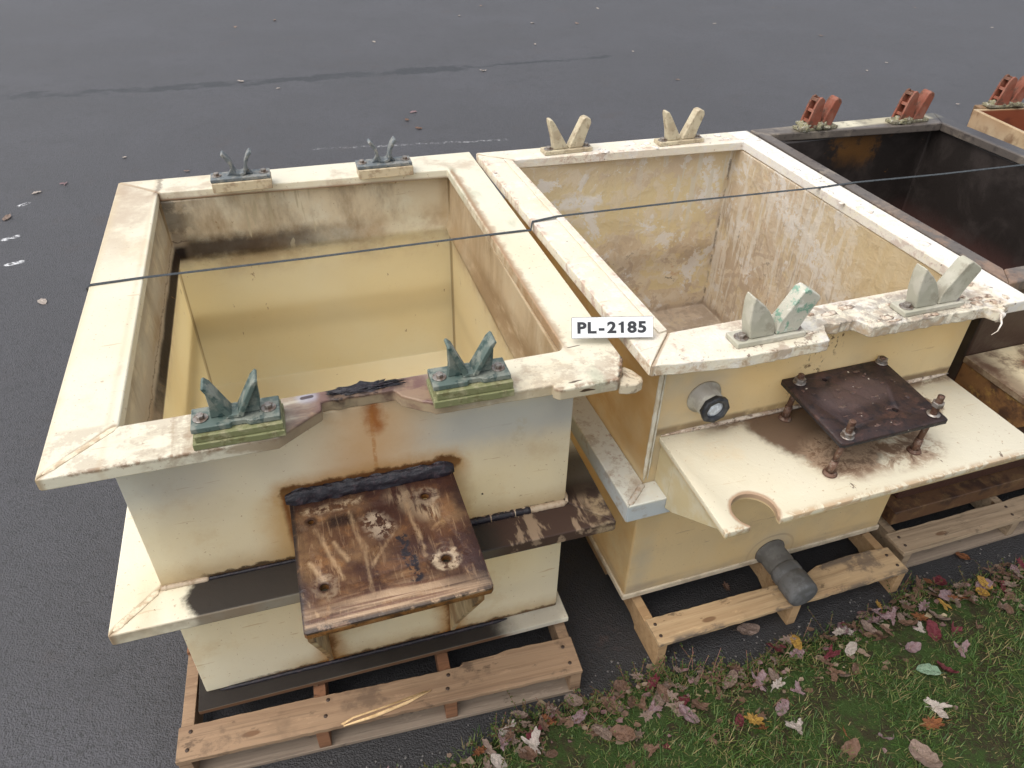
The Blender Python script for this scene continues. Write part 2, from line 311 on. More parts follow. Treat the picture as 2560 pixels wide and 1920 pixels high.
def mat_B_body():
    S = plastic('amber_plastic_body', base=AMBER, yellow=(.74, .66, .45), dirt=.1); x, y, z = S.x, S.y, S.z
    out = S.mx(S.ss(.008, .002, y), S.ss(.008, .002, x))
    fr = S.ss(.008, .002, y)
    S.over((.68, .62, .47), out * S.ss(.07, .0, S.m('ABSOLUTE', S.wx - .04)), .7)
    S.over((.66, .62, .52), out * S.ss(.75, .76, z) * S.ss(.16, .03, S.dseg(x, z, (.14, 1.0), (.16, 1.0))), .85)
    S.over((.60, .52, .40), out * S.ss(.22, .13, S.wz), .8)
    S.over((.40, .32, .24), out * S.ss(.045, .02, S.m('ABSOLUTE', z - .165)) * S.ss(.3, .6, S.noise(4, 4, .6, st=(.6, .6, 6))), .5)
    S.over((.62, .57, .45), fr * S.ss(.13, .05, S.dseg(x, z, (.57, .18), (.59, .18))), .8)
    S.over((.50, .40, .28), out * S.ss(.006, .003, S.m('ABSOLUTE', S.dseg(x, z, (.57, .18), (.59, .18)) - .085)) * fr, .6)
    S.over((.10, .055, .035), fr * S.ss(.55, .58, S.noise(45, 5, .7, st=(1, 1, .7))) * S.seg(S.wx, S.wz, (.56, 1.14), (.47, .96), .06, .7), .9)
    S.over((.18, .12, .08), fr * S.ss(.02, .004, S.m('ABSOLUTE', z - .893 + (S.n3 - .5) * .015)) * S.ss(.3, .5, S.n2), .8)
    S.over((.62, .36, .13), S.ss(.008, .002, x) * S.ss(.38, .6, S.noise(6, 5, .6, st=(1, .6, 1))) * S.ss(.70, .8, z), .75)
    S.over((.72, .48, .20), S.ss(.008, .002, x) * S.ss(.35, .6, S.noise(4, 4, .6, off=(0, 2, 2))), .6)
    S.over((.88, .68, .35), fr * S.ss(.40, .62, S.noise(2.6, 4, .6, off=(3, 2, 2))), .6)
    S.over((.55, .37, .17), S.ss(.008, .002, x) * S.ss(.30, .1, y) * S.ss(.7, .75, z), .6)
    ins = S.ss(.014, .02, x) * S.ss(1.052, 1.046, x) * S.ss(.014, .02, y)
    n5 = S.noise(4.5, 7, .60, .5, off=(2, 2, 2)); n6 = S.noise(15, 7, .70, .4, off=(7, 1, 2)); n7 = S.noise(40, 5, .7)
    right = S.ss(1.02, 1.035, x)
    S.over((.86, .75, .50), ins, .85)
    S.over((.80, .68, .49), ins * S.ss(1.00, 1.10, S.wz) * S.ss(1.06, 1.0, x), .7)
    S.over((.78, .66, .48), ins * right * S.ss(.35, .60, n5 + .12), .75)
    low = S.m('ADD', S.ss(.92, .62, z) + right * .55, 0., clamp=True)
    S.over((.78, .66, .50), ins * S.ss(.50, .512, n5 + low * .12 - .07), .9)
    S.over((.88, .79, .65), ins * S.ss(.515, .53, n6 + low * .05 - .02), .7)
    S.over((.62, .50, .38), ins * low * S.ss(.53, .545, S.noise(8, 7, .68, .5, off=(0, 0, 9))), .65)
    S.over((.66, .42, .22), ins * low * S.ss(.60, .70, S.noise(11, 5, .7, off=(3, 9, 9))), .6)
    S.over((.93, .90, .86), ins * S.ss(.56, .572, S.noise(5.5, 8, .74, .4, off=(1, 5, 8))), .85)
    S.over((.84, .82, .80), ins * S.ss(.02, .0, S.m('ABSOLUTE', S.dseg(S.wx, S.wy, (1.04, 1.33), (1.041, 1.33)))) * S.ss(.45, .6, n6), .8)
    S.over((.30, .24, .18), ins * S.ss(.64, .66, n6) * low, .7)
    S.over((.94, .91, .86), ins * S.seg(S.wx, S.wz, (.92, 1.10), (.99, .93), .05, .5) * S.ss(.46, .50, n7), .9)
    S.over((.94, .91, .86), ins * right * S.seg(S.wy, S.wz, (.95, 1.06), (.35, .80), .08, .6) * S.ss(.47, .51, n7 * .6 + n6 * .4), .9)
    S.over((.94, .91, .86), ins * (1 - right) * S.seg(S.wx, S.wz, (.20, .98), (.42, .99), .035, .6) * S.ss(.46, .50, n7 * .5 + n6 * .5), .85)
    # run marks: slanted down the walls
    S.over((.82, .77, .66), ins * (1 - right) * S.ss(.40, .75, x) * S.ss(.575, .60, S.noise(30, 3, .5, st=(1, 1, .11), rot=(0, -.5, 0))) * S.ss(.75, .9, z), .85)
    S.over((.93, .88, .79), ins * right * S.ss(.535, .57, S.noise(32, 4, .6, st=(1, 1, .10), rot=(.10, 0, 0))), .75)
    S.over((.58, .47, .35), ins * right * S.ss(.56, .60, S.noise(44, 4, .65, st=(1, 1, .12), off=(9, 0, 3), rot=(.14, 0, 0))) * S.ss(1.1, .8, z), .7)
    S.over((.80, .65, .38), ins * right * S.ss(.75, .35, S.wy) * S.ss(.80, .98, S.wz + (n5 - .5) * .5), .8)
    S.over((.20, .15, .11), ins * S.ss(.009, .002, S.m('ABSOLUTE', S.dseg(x, y, (1.043, 1.348), (1.0431, 1.348)) + (S.n3 - .5) * .02)) * S.ss(.42, .52, n6), .8)
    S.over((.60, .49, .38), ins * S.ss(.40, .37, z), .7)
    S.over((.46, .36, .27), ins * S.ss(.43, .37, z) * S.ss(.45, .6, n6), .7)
    return S.done(rough=.5, trans=.52, bump=(n6 * .8 + n5) * ins + S.nb * .15, bd=.012)
def mat_B_mid():
    S = plastic('grey_plastic_flange', base=(.62, .62, .56), yellow=(.60, .58, .48), dirt=.3)
    S.over((.46, .50, .52), S.mx(S.ss(-.070, -.074, S.y), S.ss(-.082, -.085, S.x)) * S.ss(.697, .69, S.z), .85)
    S.over((.34, .22, .16), S.ss(.56, .66, S.noise(16, 6, .7)) * S.ss(.69, .70, S.z), .7)
    S.over((.40, .32, .24), S.seg(S.wx, S.wy, (-.06, -.05), (-.01, .0), .03, 1.), .7)
    S.over((.62, .46, .18), S.ss(.636, .632, S.z), .9)
    S.over((.30, .22, .15), S.ss(.03, .0, S.x + .03) * S.ss(.5, .62, S.n3), .5)
    return fin(S, trans=.12)
def mat_B_shelf():
    S = plastic('cream_shelf_plastic', base=(.64, .59, .46), yellow=(.60, .53, .37), dirt=.2); x, y, z = S.x, S.y, S.z
    n5 = S.noise(20, 6, .75, .5, off=(1, 2, 3))
    d = S.dseg(S.x + (S.n2 - .5) * .10, S.y + (S.n3 - .5) * .10, (.42, -.04), (.50, -.16))
    S.over((.11, .06, .035), S.ss(.15, .11, d) * S.ss(.2, .45, S.n2 + .1), .93)
    d2 = S.dseg(S.x + (S.n3 - .5) * .12, S.y + (S.n2 - .5) * .12, (.45, -.22), (.70, -.24))
    S.over((.34, .24, .16), S.ss(.11, .06, d2) * S.ss(.40, .52, n5), .9)
    S.over((.13, .07, .04), S.ss(.10, .04, d2) * S.ss(.52, .60, n5), .85)
    d3 = S.dseg(S.x + (n5 - .5) * .08, S.y + (S.n3 - .5) * .06, (.77, -.13), (.86, -.12))
    S.over((.16, .09, .05), S.ss(.055, .045, d3), .9)
    S.over((.20, .12, .07), S.ss(.035, .005, S.m('ABSOLUTE', S.wy + .005)) * S.ss(.4, .55, n5) * S.ss(.1, .25, x), .85)
    S.over((.42, .28, .16), S.ss(-.350, -.372, S.y + (n5 - .5) * .03) * S.ss(.45, .55, n5), .85)
    S.over((.10, .05, .03), S.ss(.69, .71, S.noise(30, 4, .6, st=(1, .45, 1), rot=(0, 0, .6))), .85)
    dc = S.m('ABSOLUTE', S.dseg(x, y, (.128, -.328), (.1281, -.328)) - .058)
    S.over((.36, .22, .13), S.ss(.013, .004, dc + (n5 - .5) * .015), .85)
    S.over((.60, .46, .25), S.ss(.862, .858, z), .8); S.over((.30, .18, .10), S.ss(.86, .855, z) * S.ss(.55, .65, n5), .7)
    return S.done(rough=.42, trans=.12, bump=n5, bd=.002)
def mat_plate():
    S = Sh('rusty_black_plate', (.034, .020, .018)); n = S.noise(10, 6, .7, .5); n2 = S.noise(34, 5, .7)
    S.over((.075, .038, .030), S.ss(.5, .62, n), .8); S.over((.012, .010, .012), S.ss(.5, .6, n2), .8)
    S.over((.09, .06, .055), S.seg(S.x, S.y, (.50, -.13), (.62, -.11), .07, .5), .7)
    S.over((.55, .50, .42), S.ss(.735, .75, S.noise(60, 2, .5)), .9)
    S.over((.02, .018, .02), S.ss(.996, .992, S.z), .9)
    return S.done(rough=n2 * .4 + .28, bump=n2 + n, bd=.004, spec=.3)
def simple(name, c, c2=None, sc=20, rough=.5, bd=.001, metal=0., trans=0., spec=.4, th=(.45, .6), c3=None, k3=.8):
    S = Sh(name, c); n = S.noise(sc, 5, .65)
    if c2: S.over(c2, S.ss(th[0], th[1], n), .9)
    if c3: S.over(c3, S.ss(.52, .62, S.noise(sc * 1.7, 5, .7, off=(4, 4, 4))), k3)
    return S.done(rough=rough, bump=n, bd=bd, metal=metal, trans=trans, spec=spec)
def wood(name, c, c2, dark, stain=None, seed=0.):
    S = Sh(name, c); o = (seed, seed * 2, seed)
    g = S.noise(26, 5, .6, .8, st=(.05, 1, 1), off=o); g2 = S.noise(90, 3, .6, .2, st=(.04, 1, 1), off=o); b = S.noise(4, 5, .65, off=o)
    S.over(c2, S.ss(.42, .62, g), .7); S.over(dark, S.ss(.55, .68, g2), .35)
    S.over(dark, S.ss(.55, .75, b), .55)
    kn = S.voro(5.5, st=(.55, 1.6, 1.6))
    S.over((.12, .055, .025), S.ss(.105, .075, kn), .75)
    S.over(dark, S.ss(.60, .68, S.noise(20, 5, .7, off=o, st=(.5, 1, 1))), .8)
    S.over(tuple(k * 1.35 for k in c), S.ss(.58, .66, S.noise(30, 6, .75, off=(2, seed, 1), st=(.3, 1, 1))), .5)
    if 'pine_wood' in name: S.over((.10, .08, .065), S.mx(S.ss(.022, .0, S.y + (g - .5) * .03), S.ss(.085, .11, S.y + (g - .5) * .03)) * S.ss(.46, .56, S.noise(9, 5, .7, st=(.5, 1, 1))), .85)
    if stain: S.over(stain, S.ss(.56, .66, S.noise(6, 6, .7, off=(seed, 3, 3))), .75)
    return S.done(rough=.75, bump=g + g2 * .6, bd=.0025, spec=.25)
def mat_C_in():
    S = Sh('black_stained_plastic', (.020, .016, .014)); x, y, z = S.x, S.y, S.z
    n = S.noise(5, 6, .65, .5); n2 = S.noise(16, 5, .7)
    S.over((.045, .036, .032), S.ss(.45, .65, n), .7)
    S.over((.085, .040, .034), S.ss(.84, .66, z + (n - .5) * .12), .9)
    S.over((.12, .055, .015), S.ss(1.26, 1.28, y) * S.ss(.98, 1.08, z + (n - .5) * .2) * S.ss(.50, .62, n2 * .6 + S.ss(.3, .0, S.m('ABSOLUTE', x - .50)) * .28 + n * .15), .85)
    S.over((.35, .16, .04), S.ss(1.26, 1.28, y) * S.ss(.69, .71, n2) * S.ss(.8, 1., z), .8)
    out = S.ss(.006, .003, y)
    S.over((.05, .022, .012), out, .7)
    return S.done(rough=.38, bump=n2, bd=.003, spec=.45)
def mat_C_rim():
    S = Sh('soiled_grey_rim_plastic', (.10, .083, .070)); n = S.noise(7, 6, .7, .4); n2 = S.noise(30, 5, .7); x, y = S.x, S.y
    S.over((.23, .19, .145), S.ss(.50, .66, n), .6); S.over((.04, .032, .03), S.ss(.54, .62, n2), .6)
    S.over((.45, .40, .27), S.ss(1.27, 1.30, y) * S.ss(.12, .3, x) * S.ss(.30, .5, n), .8)
    S.over((.62, .57, .42), S.ss(1.27, 1.30, y) * S.ss(.1, .04, S.m('ABSOLUTE', x - .45)) * S.ss(.35, .5, n2), .8)
    S.over((.22, .13, .08), S.ss(.06, .03, x) * S.ss(.7, .2, y) * S.ss(.45, .6, n), .7)
    S.over((.025, .025, .03), S.ss(.9, .93, x), .8)
    return S.done(rough=.45, bump=n2, bd=.002)
def mat_C_shelf():
    S = plastic('rusty_cream_shelf', base=(.50, .40, .24), dirt=.3)
    S.over((.10, .05, .03), S.ss(.44, .60, S.noise(7, 6, .7)), .85); S.over((.25, .04, .02), S.ss(.6, .68, S.noise(10, 5, .7, off=(3, 0, 0))), .7)
    S.over((.10, .05, .03), S.ss(.11, .02, S.x), .7)
    return fin(S, trans=.05)

def mat_asphalt():
    S = Sh('asphalt', (.044, .042, .046), 'World'); x, y = S.x, S.y
    agg = S.voro(150, out=0); vc = S.noise(210, 3, .6); big = S.noise(.8, 5, .6); mid = S.noise(5, 5, .65); fine = S.noise(60, 5, .7)
    S.over((.055, .053, .060), S.ss(.40, .66, big), .7)
    S.over((.030, .029, .031), S.ss(.5, .7, mid), .55)
    S.over((.085, .083, .086), S.ss(.58, .70, vc), .6)
    S.over((.018, .017, .017), S.ss(.50, .58, fine) * S.ss(.42, .55, S.noise(25, 4, .7, off=(2, 5, 0))), .85)
    S.over((.30, .29, .28), S.ss(.80, .815, S.noise(95, 2, .5, off=(7, 7, 0))), .8)
    S.over((.045, .032, .028), S.ss(.55, .75, S.noise(2.3, 5, .7, off=(4, 9, 0))), .5)
    # long tar-filled damp crack
    wob = (S.noise(3, 6, .75) - .5) * .5; yy = y + wob
    cr = S.mx(S.seg(x, yy, (-7.5, 6.9), (-3.9, 7.84), .13, .25), S.mx(S.seg(x, yy, (-3.9, 7.84), (-.65, 9.0), .12, .3), S.seg(x, yy, (-.65, 9.0), (1.1, 9.65), .05, .3)))
    brk = S.ss(.40, .5, S.noise(1.1, 5, .7, off=(1, 1, 0)))
    S.over((.012, .013, .016), cr * brk, .9)
    S.over((.030, .030, .033), S.seg(x, yy, (-5, 7.1), (-1.5, 8.6), .45, 1.) * S.ss(.50, .62, S.noise(2.2, 6, .7, st=(.6, 1.6, 1))), .5)
    fn = S.noise(26, 5, .75)
    for p, q, wd in (((-3.39, 4.45), (-3.34, 4.50), .028), ((-3.18, 4.11), (-3.12, 4.15), .028), ((-2.66, 2.9), (-2.6, 2.92), .02), ((-3.58, 4.98), (-3.55, 5.03), .025)):
        S.over((.72, .72, .72), S.seg(x, y, p, q, wd, .5) * S.ss(.46, .54, fn), .9)
    S.over((.34, .34, .34), S.seg(x, y + (S.noise(6, 3, .6) - .5) * .05, (-1.74, 6.26), (-.10, 6.60), .03, .5) * S.ss(.50, .60, fn), .8)
    S.over((.20, .20, .20), S.seg(x, y, (-1.3, 5.85), (-.3, 6.15), .012, .5) * S.ss(.54, .60, fn), .5)
    # damp, oily asphalt below the pallets and along the lawn
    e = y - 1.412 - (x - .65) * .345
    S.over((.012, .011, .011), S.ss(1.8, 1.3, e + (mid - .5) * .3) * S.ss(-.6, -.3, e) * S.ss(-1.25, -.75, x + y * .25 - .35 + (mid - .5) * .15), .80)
    S.over((.05, .032, .028), S.seg(x + (fn - .5) * .08, y + (mid - .5) * .1, (.33, 1.56), (.36, 1.5), .10, .9) * S.ss(.5, .6, fn), .8)
    S.over((.022, .021, .022), S.ss(.50, .60, S.noise(75, 4, .75, off=(1, 3, 0))), .45)
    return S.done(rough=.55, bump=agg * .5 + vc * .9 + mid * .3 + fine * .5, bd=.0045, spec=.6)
def mat_soil():
    S = Sh('soil', (.030, .026, .014), 'World'); n = S.noise(40, 6, .7); S.over((.05, .04, .02), S.ss(.5, .65, n), .7)
    S.over((.03, .055, .014), S.ss(.42, .56, S.noise(12, 5, .7)), .8)
    return S.done(rough=.9, bump=n, bd=.01, spec=.1)

# ------------------------------------------------------------------ mesh helpers
def link(name, bm, mat, parent=None, bevel=0., seg=2, smooth=True, loc=None, rot=None, ang=35):
    me = bpy.data.meshes.new(name)
    if isinstance(bm, bmesh.types.BMesh):
        bmesh.ops.recalc_face_normals(bm, faces=bm.faces); bm.to_mesh(me); bm.free()
    else: me = bm
    for m_ in (mat if isinstance(mat, list) else [mat]): me.materials.append(m_)
    o = bpy.data.objects.new(name, me); C.objects.link(o)
    if parent: o.parent = parent
    if loc is not None: o.location = loc
    if rot is not None: o.rotation_euler = rot
    if bevel:
        b = o.modifiers.new('Bevel', 'BEVEL'); b.width = bevel; b.segments = seg; b.limit_method = 'ANGLE'; b.angle_limit = R_(ang); b.harden_normals = True
        b.use_clamp_overlap = True
        smooth = True
    if smooth:
        me.polygons.foreach_set('use_smooth', [True] * len(me.polygons))
    return o
def box(bm, x0, x1, y0, y1, z0, z1):
    v = [bm.verts.new((x, y, z)) for z in (z0, z1) for x, y in ((x0, y0), (x1, y0), (x1, y1), (x0, y1))]
    for f in ((3, 2, 1, 0), (4, 5, 6, 7), (0, 1, 5, 4), (1, 2, 6, 5), (2, 3, 7, 6), (3, 0, 4, 7)): bm.faces.new([v[i] for i in f])
    return v
def prism(bm, pts, z0, z1):
    a = [bm.verts.new((x, y, z0)) for x, y in pts]; b = [bm.verts.new((x, y, z1)) for x, y in pts]; n = len(pts)
    bm.faces.new(b); bm.faces.new(a[::-1])
    for i in range(n): bm.faces.new((a[i], a[(i + 1) % n], b[(i + 1) % n], b[i]))
    return a + b
def prism_y(bm, pts, y0, y1):
    a = [bm.verts.new((x, y0, z)) for x, z in pts]; b = [bm.verts.new((x, y1, z)) for x, z in pts]; n = len(pts)
    bm.faces.new(b); bm.faces.new(a[::-1])
    for i in range(n): bm.faces.new((a[i], a[(i + 1) % n], b[(i + 1) % n], b[i]))
    return a + b
def prism_x(bm, pts, x0, x1):
    a = [bm.verts.new((x0, y, z)) for y, z in pts]; b = [bm.verts.new((x1, y, z)) for y, z in pts]; n = len(pts)
    bm.faces.new(b); bm.faces.new(a[::-1])
    for i in range(n): bm.faces.new((a[i], a[(i + 1) % n], b[(i + 1) % n], b[i]))
def rough(p, q, amp=.004, step=.012, seed=1):
    L = math.dist(p, q); n = max(2, int(L / step)); r = random.Random(seed); out = []
    nx, ny = -(q[1] - p[1]) / L, (q[0] - p[0]) / L
    for i in range(n):
        t = i / n; d = 0 if i == 0 else (r.random() - .5) * 2 * amp
        out.append((p[0] + (q[0] - p[0]) * t + nx * d, p[1] + (q[1] - p[1]) * t + ny * d))
    return out
def slab(bm, prof, t, y0, y1, closed=False):
    n = len(prof); L, Rr = [], []
    for i, (x, z) in enumerate(prof):
        a = Vector(prof[max(i - 1, 0)]); b = Vector(prof[min(i + 1, n - 1)]); d = (b - a).normalized(); nx = Vector((-d.y, d.x)) * t / 2
        L.append((x + nx.x, z + nx.y)); Rr.append((x - nx.x, z - nx.y))
    prism_y(bm, L + Rr[::-1], y0, y1)
def tube(bm, path, r, n=10, cap=True):
    rings = []
    for i, p in enumerate(path):
        p = Vector(p); a = Vector(path[max(i - 1, 0)]); b = Vector(path[min(i + 1, len(path) - 1)]); d = (b - a).normalized()
        s = d.cross(Vector((0, 0, 1)));  s = Vector((1, 0, 0)) if s.length < .05 else s.normalized(); u = s.cross(d)
        rr = r[i] if isinstance(r, (list, tuple)) else r
        rings.append([bm.verts.new(p + (s * math.cos(2 * math.pi * k / n) + u * math.sin(2 * math.pi * k / n)) * rr) for k in range(n)])
    for A_, B_ in zip(rings, rings[1:]):
        for k in range(n): bm.faces.new((A_[k], A_[(k + 1) % n], B_[(k + 1) % n], B_[k]))
    if cap: bm.faces.new(rings[0][::-1]); bm.faces.new(rings[-1])
def lump(bm, c, s, seed=0, amp=.35, sub=3, fr=2.2):
    r = bmesh.ops.create_icosphere(bm, subdivisions=sub, radius=1)
    for v in r['verts']:
        d = v.co.copy(); k = 1 + amp * (mn.noise(d * fr + Vector((seed * 7.3, seed, 2))) + .5 * mn.noise(d * fr * 2.7 + Vector((seed, 5, 1))))
        v.co = Vector(c) + Vector((d.x * s[0] * k, d.y * s[1] * k, d.z * s[2] * k))
def ring_box(bm, x0, x1, y0, y1, z): return [bm.verts.new(p + (z,)) for p in ((x0, y0), (x1, y0), (x1, y1), (x0, y1))]
def shell(bm, W, D, z0, z1, prof, floor):
    o0 = ring_box(bm, 0, W, 0, D, z0); o1 = ring_box(bm, 0, W, 0, D, z1)
    seq = [o0, o1] + [ring_box(bm, i, W - i, i, D - i, z) for z, i in prof] + [ring_box(bm, prof[-1][1], W - prof[-1][1], prof[-1][1], D - prof[-1][1], floor)]
    for a, b in zip(seq, seq[1:]):
        for k in range(4): bm.faces.new((a[k], a[(k + 1) % 4], b[(k + 1) % 4], b[k]))
    bm.faces.new(seq[-1]); bm.faces.new(o0[::-1])
def bake(o):
    dg = bpy.context.evaluated_depsgraph_get(); me = bpy.data.meshes.new_from_object(o.evaluated_get(dg)); o.modifiers.clear(); o.data = me
def cut(o, cutters):
    for bm_ in cutters:
        me = bpy.data.meshes.new('c'); bmesh.ops.recalc_face_normals(bm_, faces=bm_.faces); bm_.to_mesh(me); bm_.free(); c = bpy.data.objects.new('c', me); C.objects.link(c)
        c.parent = o.parent
        m_ = o.modifiers.new('b', 'BOOLEAN'); m_.operation = 'DIFFERENCE'; m_.solver = 'EXACT'; m_.object = c
        bpy.context.view_layer.update(); bake(o); bpy.data.objects.remove(c)
def cyl(x, y, z0, z1, r, n=28):
    b = bmesh.new(); prism(b, [(x + r * math.cos(2 * math.pi * k / n), y + r * math.sin(2 * math.pi * k / n)) for k in range(n)], z0, z1); return b
def thing(name, label, cat, loc=(0, 0, 0), yaw=0., group=None):
    o = bpy.data.objects.new(name, None); C.objects.link(o); o.location = loc; o.rotation_euler = (0, 0, yaw); o.empty_display_size = .1
    o['label'] = label; o['category'] = cat
    if group: o['group'] = group
    return o
def tag(o, label, cat, group=None, kind=None):
    if label: o['label'] = label
    if cat: o['category'] = cat
    if group: o['group'] = group
    if kind: o['kind'] = kind
    return o
def frame_c(bm, of, inn, z0, z1, front, fil=.022, gap=.0006):
    """front, right and back flange in one piece, the left one mitred on"""
    oFL, oFR, oBR, oBL = of; iFL, iFR, iBR, iBL = inn
    cor = [(iFR[0] - fil * (1 - math.sin(a)), iFR[1] + fil * (1 - math.cos(a))) for a in (R_(90), R_(65), R_(40), R_(20), R_(0))]
    prism(bm, front + [oBR, oBL, iBL, iBR] + cor + [iFL], z0, z1)
    prism(bm, [(oFL[0], oFL[1] + gap), (iFL[0], iFL[1] + gap), (iBL[0], iBL[1] - gap), (oBL[0], oBL[1] - gap)], z0, z1)
def frame_pieces(bm, of, inn, z0, z1, front=None, back=None, gap=.0006):
    """four mitred flange pieces; of / inn = corners FL, FR, BR, BL"""
    oFL, oFR, oBR, oBL = of; iFL, iFR, iBR, iBL = inn
    prism(bm, (front if front else [oFL, oFR]) + [iFR, iFL], z0, z1)
    sh = lambda p, dx, dy: (p[0] + dx, p[1] + dy)
    prism(bm, [sh(oFL, 0, gap), sh(iFL, 0, gap), sh(iBL, 0, -gap), sh(oBL, 0, -gap)], z0, z1)
    prism(bm, [sh(iFR, 0, gap), sh(oFR, 0, gap), sh(oBR, 0, -gap), sh(iBR, 0, -gap)], z0, z1)
    prism(bm, [iBL, iBR, oBR, oBL], z0, z1)

# ------------------------------------------------------------------ ground
bm = bmesh.new(); box(bm, -150, 150, -150, 150, -.3, 0)
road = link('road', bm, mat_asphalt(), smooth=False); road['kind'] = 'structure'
def edge_y(x): return 1.412 + (x - .65) * .352 + .03 * math.sin(x * 5.1) + .02 * math.sin(x * 13 + 1)
nx, ny = 150, 60; vs, fs = [], []
for j in range(ny + 1):
    for i in range(nx + 1):
        x = -6 + 14 * i / nx; t = (j / ny) ** 2; e = edge_y(x) - .02
        y = e - t * (e + 9)
        zz = -.01 if j == 0 else .012 + .014 * mn.noise(Vector((x * 4, y * 4, 0))) + min(.02, t * 2)
        vs.append((x, y, zz))
for j in range(ny):
    for i in range(nx):
        a = j * (nx + 1) + i; fs.append((a, a + nx + 1, a + nx + 2, a + 1))
me = bpy.data.meshes.new('lawn'); me.from_pydata(vs, [], fs)
lawn = link('lawn', me, mat_soil()); lawn['kind'] = 'structure'

# ------------------------------------------------------------------ frames of reference
yA, yB = R_(17.6), R_(19.1)
OA, OB = Vector((-.906, 1.208, 0)), Vector((.4, 1.592, 0))
def Bw(u, v): return Vector((OB.x + u * math.cos(yB) - v * math.sin(yB), OB.y + u * math.sin(yB) + v * math.cos(yB), 0))

steel = simple('weathered_steel', (.30, .27, .24), (.17, .12, .09), 60, .45, .001, metal=.6)
rust = simple('rusty_stud_steel', (.13, .07, .045), (.07, .03, .02), 50, .6, .002, metal=.2, c3=(.3, .25, .2), k3=.4)
teal = simple('weathered_green_casting', (.080, .110, .095), (.20, .21, .175), 22, .55, .002, c3=(.016, .042, .040), k3=.75)
bluegrey = simple('weathered_blue_grey_casting', (.12, .135, .14), (.24, .235, .21), 30, .5, .002, c3=(.05, .07, .085), k3=.8)
spacer_m = simple('mossy_spacer_plastic', (.17, .175, .08), (.28, .26, .15), 22, .6, .002, c3=(.11, .10, .04))
spacer_c = simple('grimy_cream_spacer', (.50, .42, .28), (.30, .22, .14), 22, .6, .002)
bone = simple('crusted_cream_horn_plastic', (.56, .49, .34), (.44, .36, .24), 18, .5, .003, trans=.1, c3=(.20, .13, .08), k3=.5)
greyhorn = simple('grey_translucent_horn_plastic', (.44, .42, .33), (.54, .51, .42), 14, .45, .002, trans=.15, c3=(.28, .24, .18), k3=.5)
def mat_greenhorn():
    S = Sh('green_stained_horn_plastic', (.46, .44, .36)); n = S.noise(40, 5, .7)
    S.over((.07, .25, .17), S.ss(.50, .60, n), .7); S.over((.70, .67, .60), S.ss(.55, .65, S.noise(30, 5, .7, off=(3, 3, 3))), .7)
    return S.done(rough=.5, bump=n, bd=.003)
greenhorn = mat_greenhorn()
orange = simple('orange_plastic', (.21, .062, .034), (.24, .10, .065), 16, .65, .003, c3=(.09, .05, .03), k3=.8)
lichen = simple('lichen_crust', (.24, .22, .13), (.12, .10, .07), 50, .9, .01, c3=(.42, .40, .34), k3=.7)
tar = mat_tar()

def hexbolt(parent, x, y, z, m=None, r=.0095):
    b = bmesh.new(); prism(b, [(r * 1.75 * math.cos(k * math.pi / 10), r * 1.75 * math.sin(k * math.pi / 10)) for k in range(20)], 0, .0025)
    prism(b, [(r * math.cos(k * math.pi / 3 + .3), r * math.sin(k * math.pi / 3 + .3)) for k in range(6)], .0026, .0115)
    return link('bolt', b, m or steel, parent, bevel=.0012, loc=(x, y, z))

# --- saddles of tank A: origin at plate centre bottom
def saddle_front(parent, u, v, z, zs, mcast, rz=0):
    b = bmesh.new()
    prism(b, [(-.093, -.037), (-.012, -.037), (-.008, -.030), (.02, -.030), (.028, -.037), (.093, -.037), (.093, .037), (-.093, .037)], 0, .014)
    # V trough: two slanted plates with ribs behind
    for s, tx, tz, wd in ((-1, -.046, .105, .021), (1, .054, .105, .024)):
        prism_y(b, [(s * .002, .016), (s * .016, .014), (tx + s * .008, tz - .004), (tx + s * .002, tz), (tx - s * .008, tz - .010)], -wd, wd)
        prism_y(b, [(s * .010, .0142), (s * .052, .0142), (tx + s * .003, .045), (tx + s * .004, tz - .012)], -.009, .009)
    prism_y(b, [(-.02, .0143), (.02, .0143), (.012, .024), (-.012, .024)], -.022, .022)
    o = link('saddle_bracket', b, mcast, parent, bevel=.0025, loc=(u, v, z), rot=(0, 0, rz))
    for sx in (-.072, .070): hexbolt(o, sx, -.004, .0145)
    b = bmesh.new(); prism(b, rough((-.095, -.050), (.098, -.052), .001, .02, 3) + [(.098, -.052), (.098, .048), (-.095, .046)], zs - z, zs - z + (z - zs) * .48)
    prism(b, [(-.088, -.046), (.096, -.047), (.095, .044), (-.09, .045)], zs - z + (z - zs) * .5, -.0006)
    link('spacer_block', b, spacer_m, o, bevel=.002)
    return o
def saddle_back(parent, u, v, z, zs, mcast):
    b = bmesh.new(); prism(b, [(-.104, -.036), (.104, -.036), (.104, .036), (-.104, .036)], 0, .013)
    prof = [(-.050, .095), (-.040, .083), (-.027, .060), (-.022, .035), (-.016, .022), (0, .0165), (.016, .022), (.022, .035), (.027, .060), (.038, .083), (.050, .096)]
    slab(b, prof, .011, -.022, .022)
    for s in (-1, 1): prism_y(b, [(s * .02, .0132), (s * .045, .0132), (s * .03, .035), (s * .026, .05)], -.008, .008)
    o = link('saddle_bracket', b, mcast, parent, bevel=.0025, loc=(u, v, z))
    for sx in (-.082, .082): hexbolt(o, sx, .0, .0135, r=.010)
    b = bmesh.new(); box(b, -.102, .106, -.042, .038, zs - z, -.0006)
    link('spacer_block', b, spacer_c, o, bevel=.003)
    return o

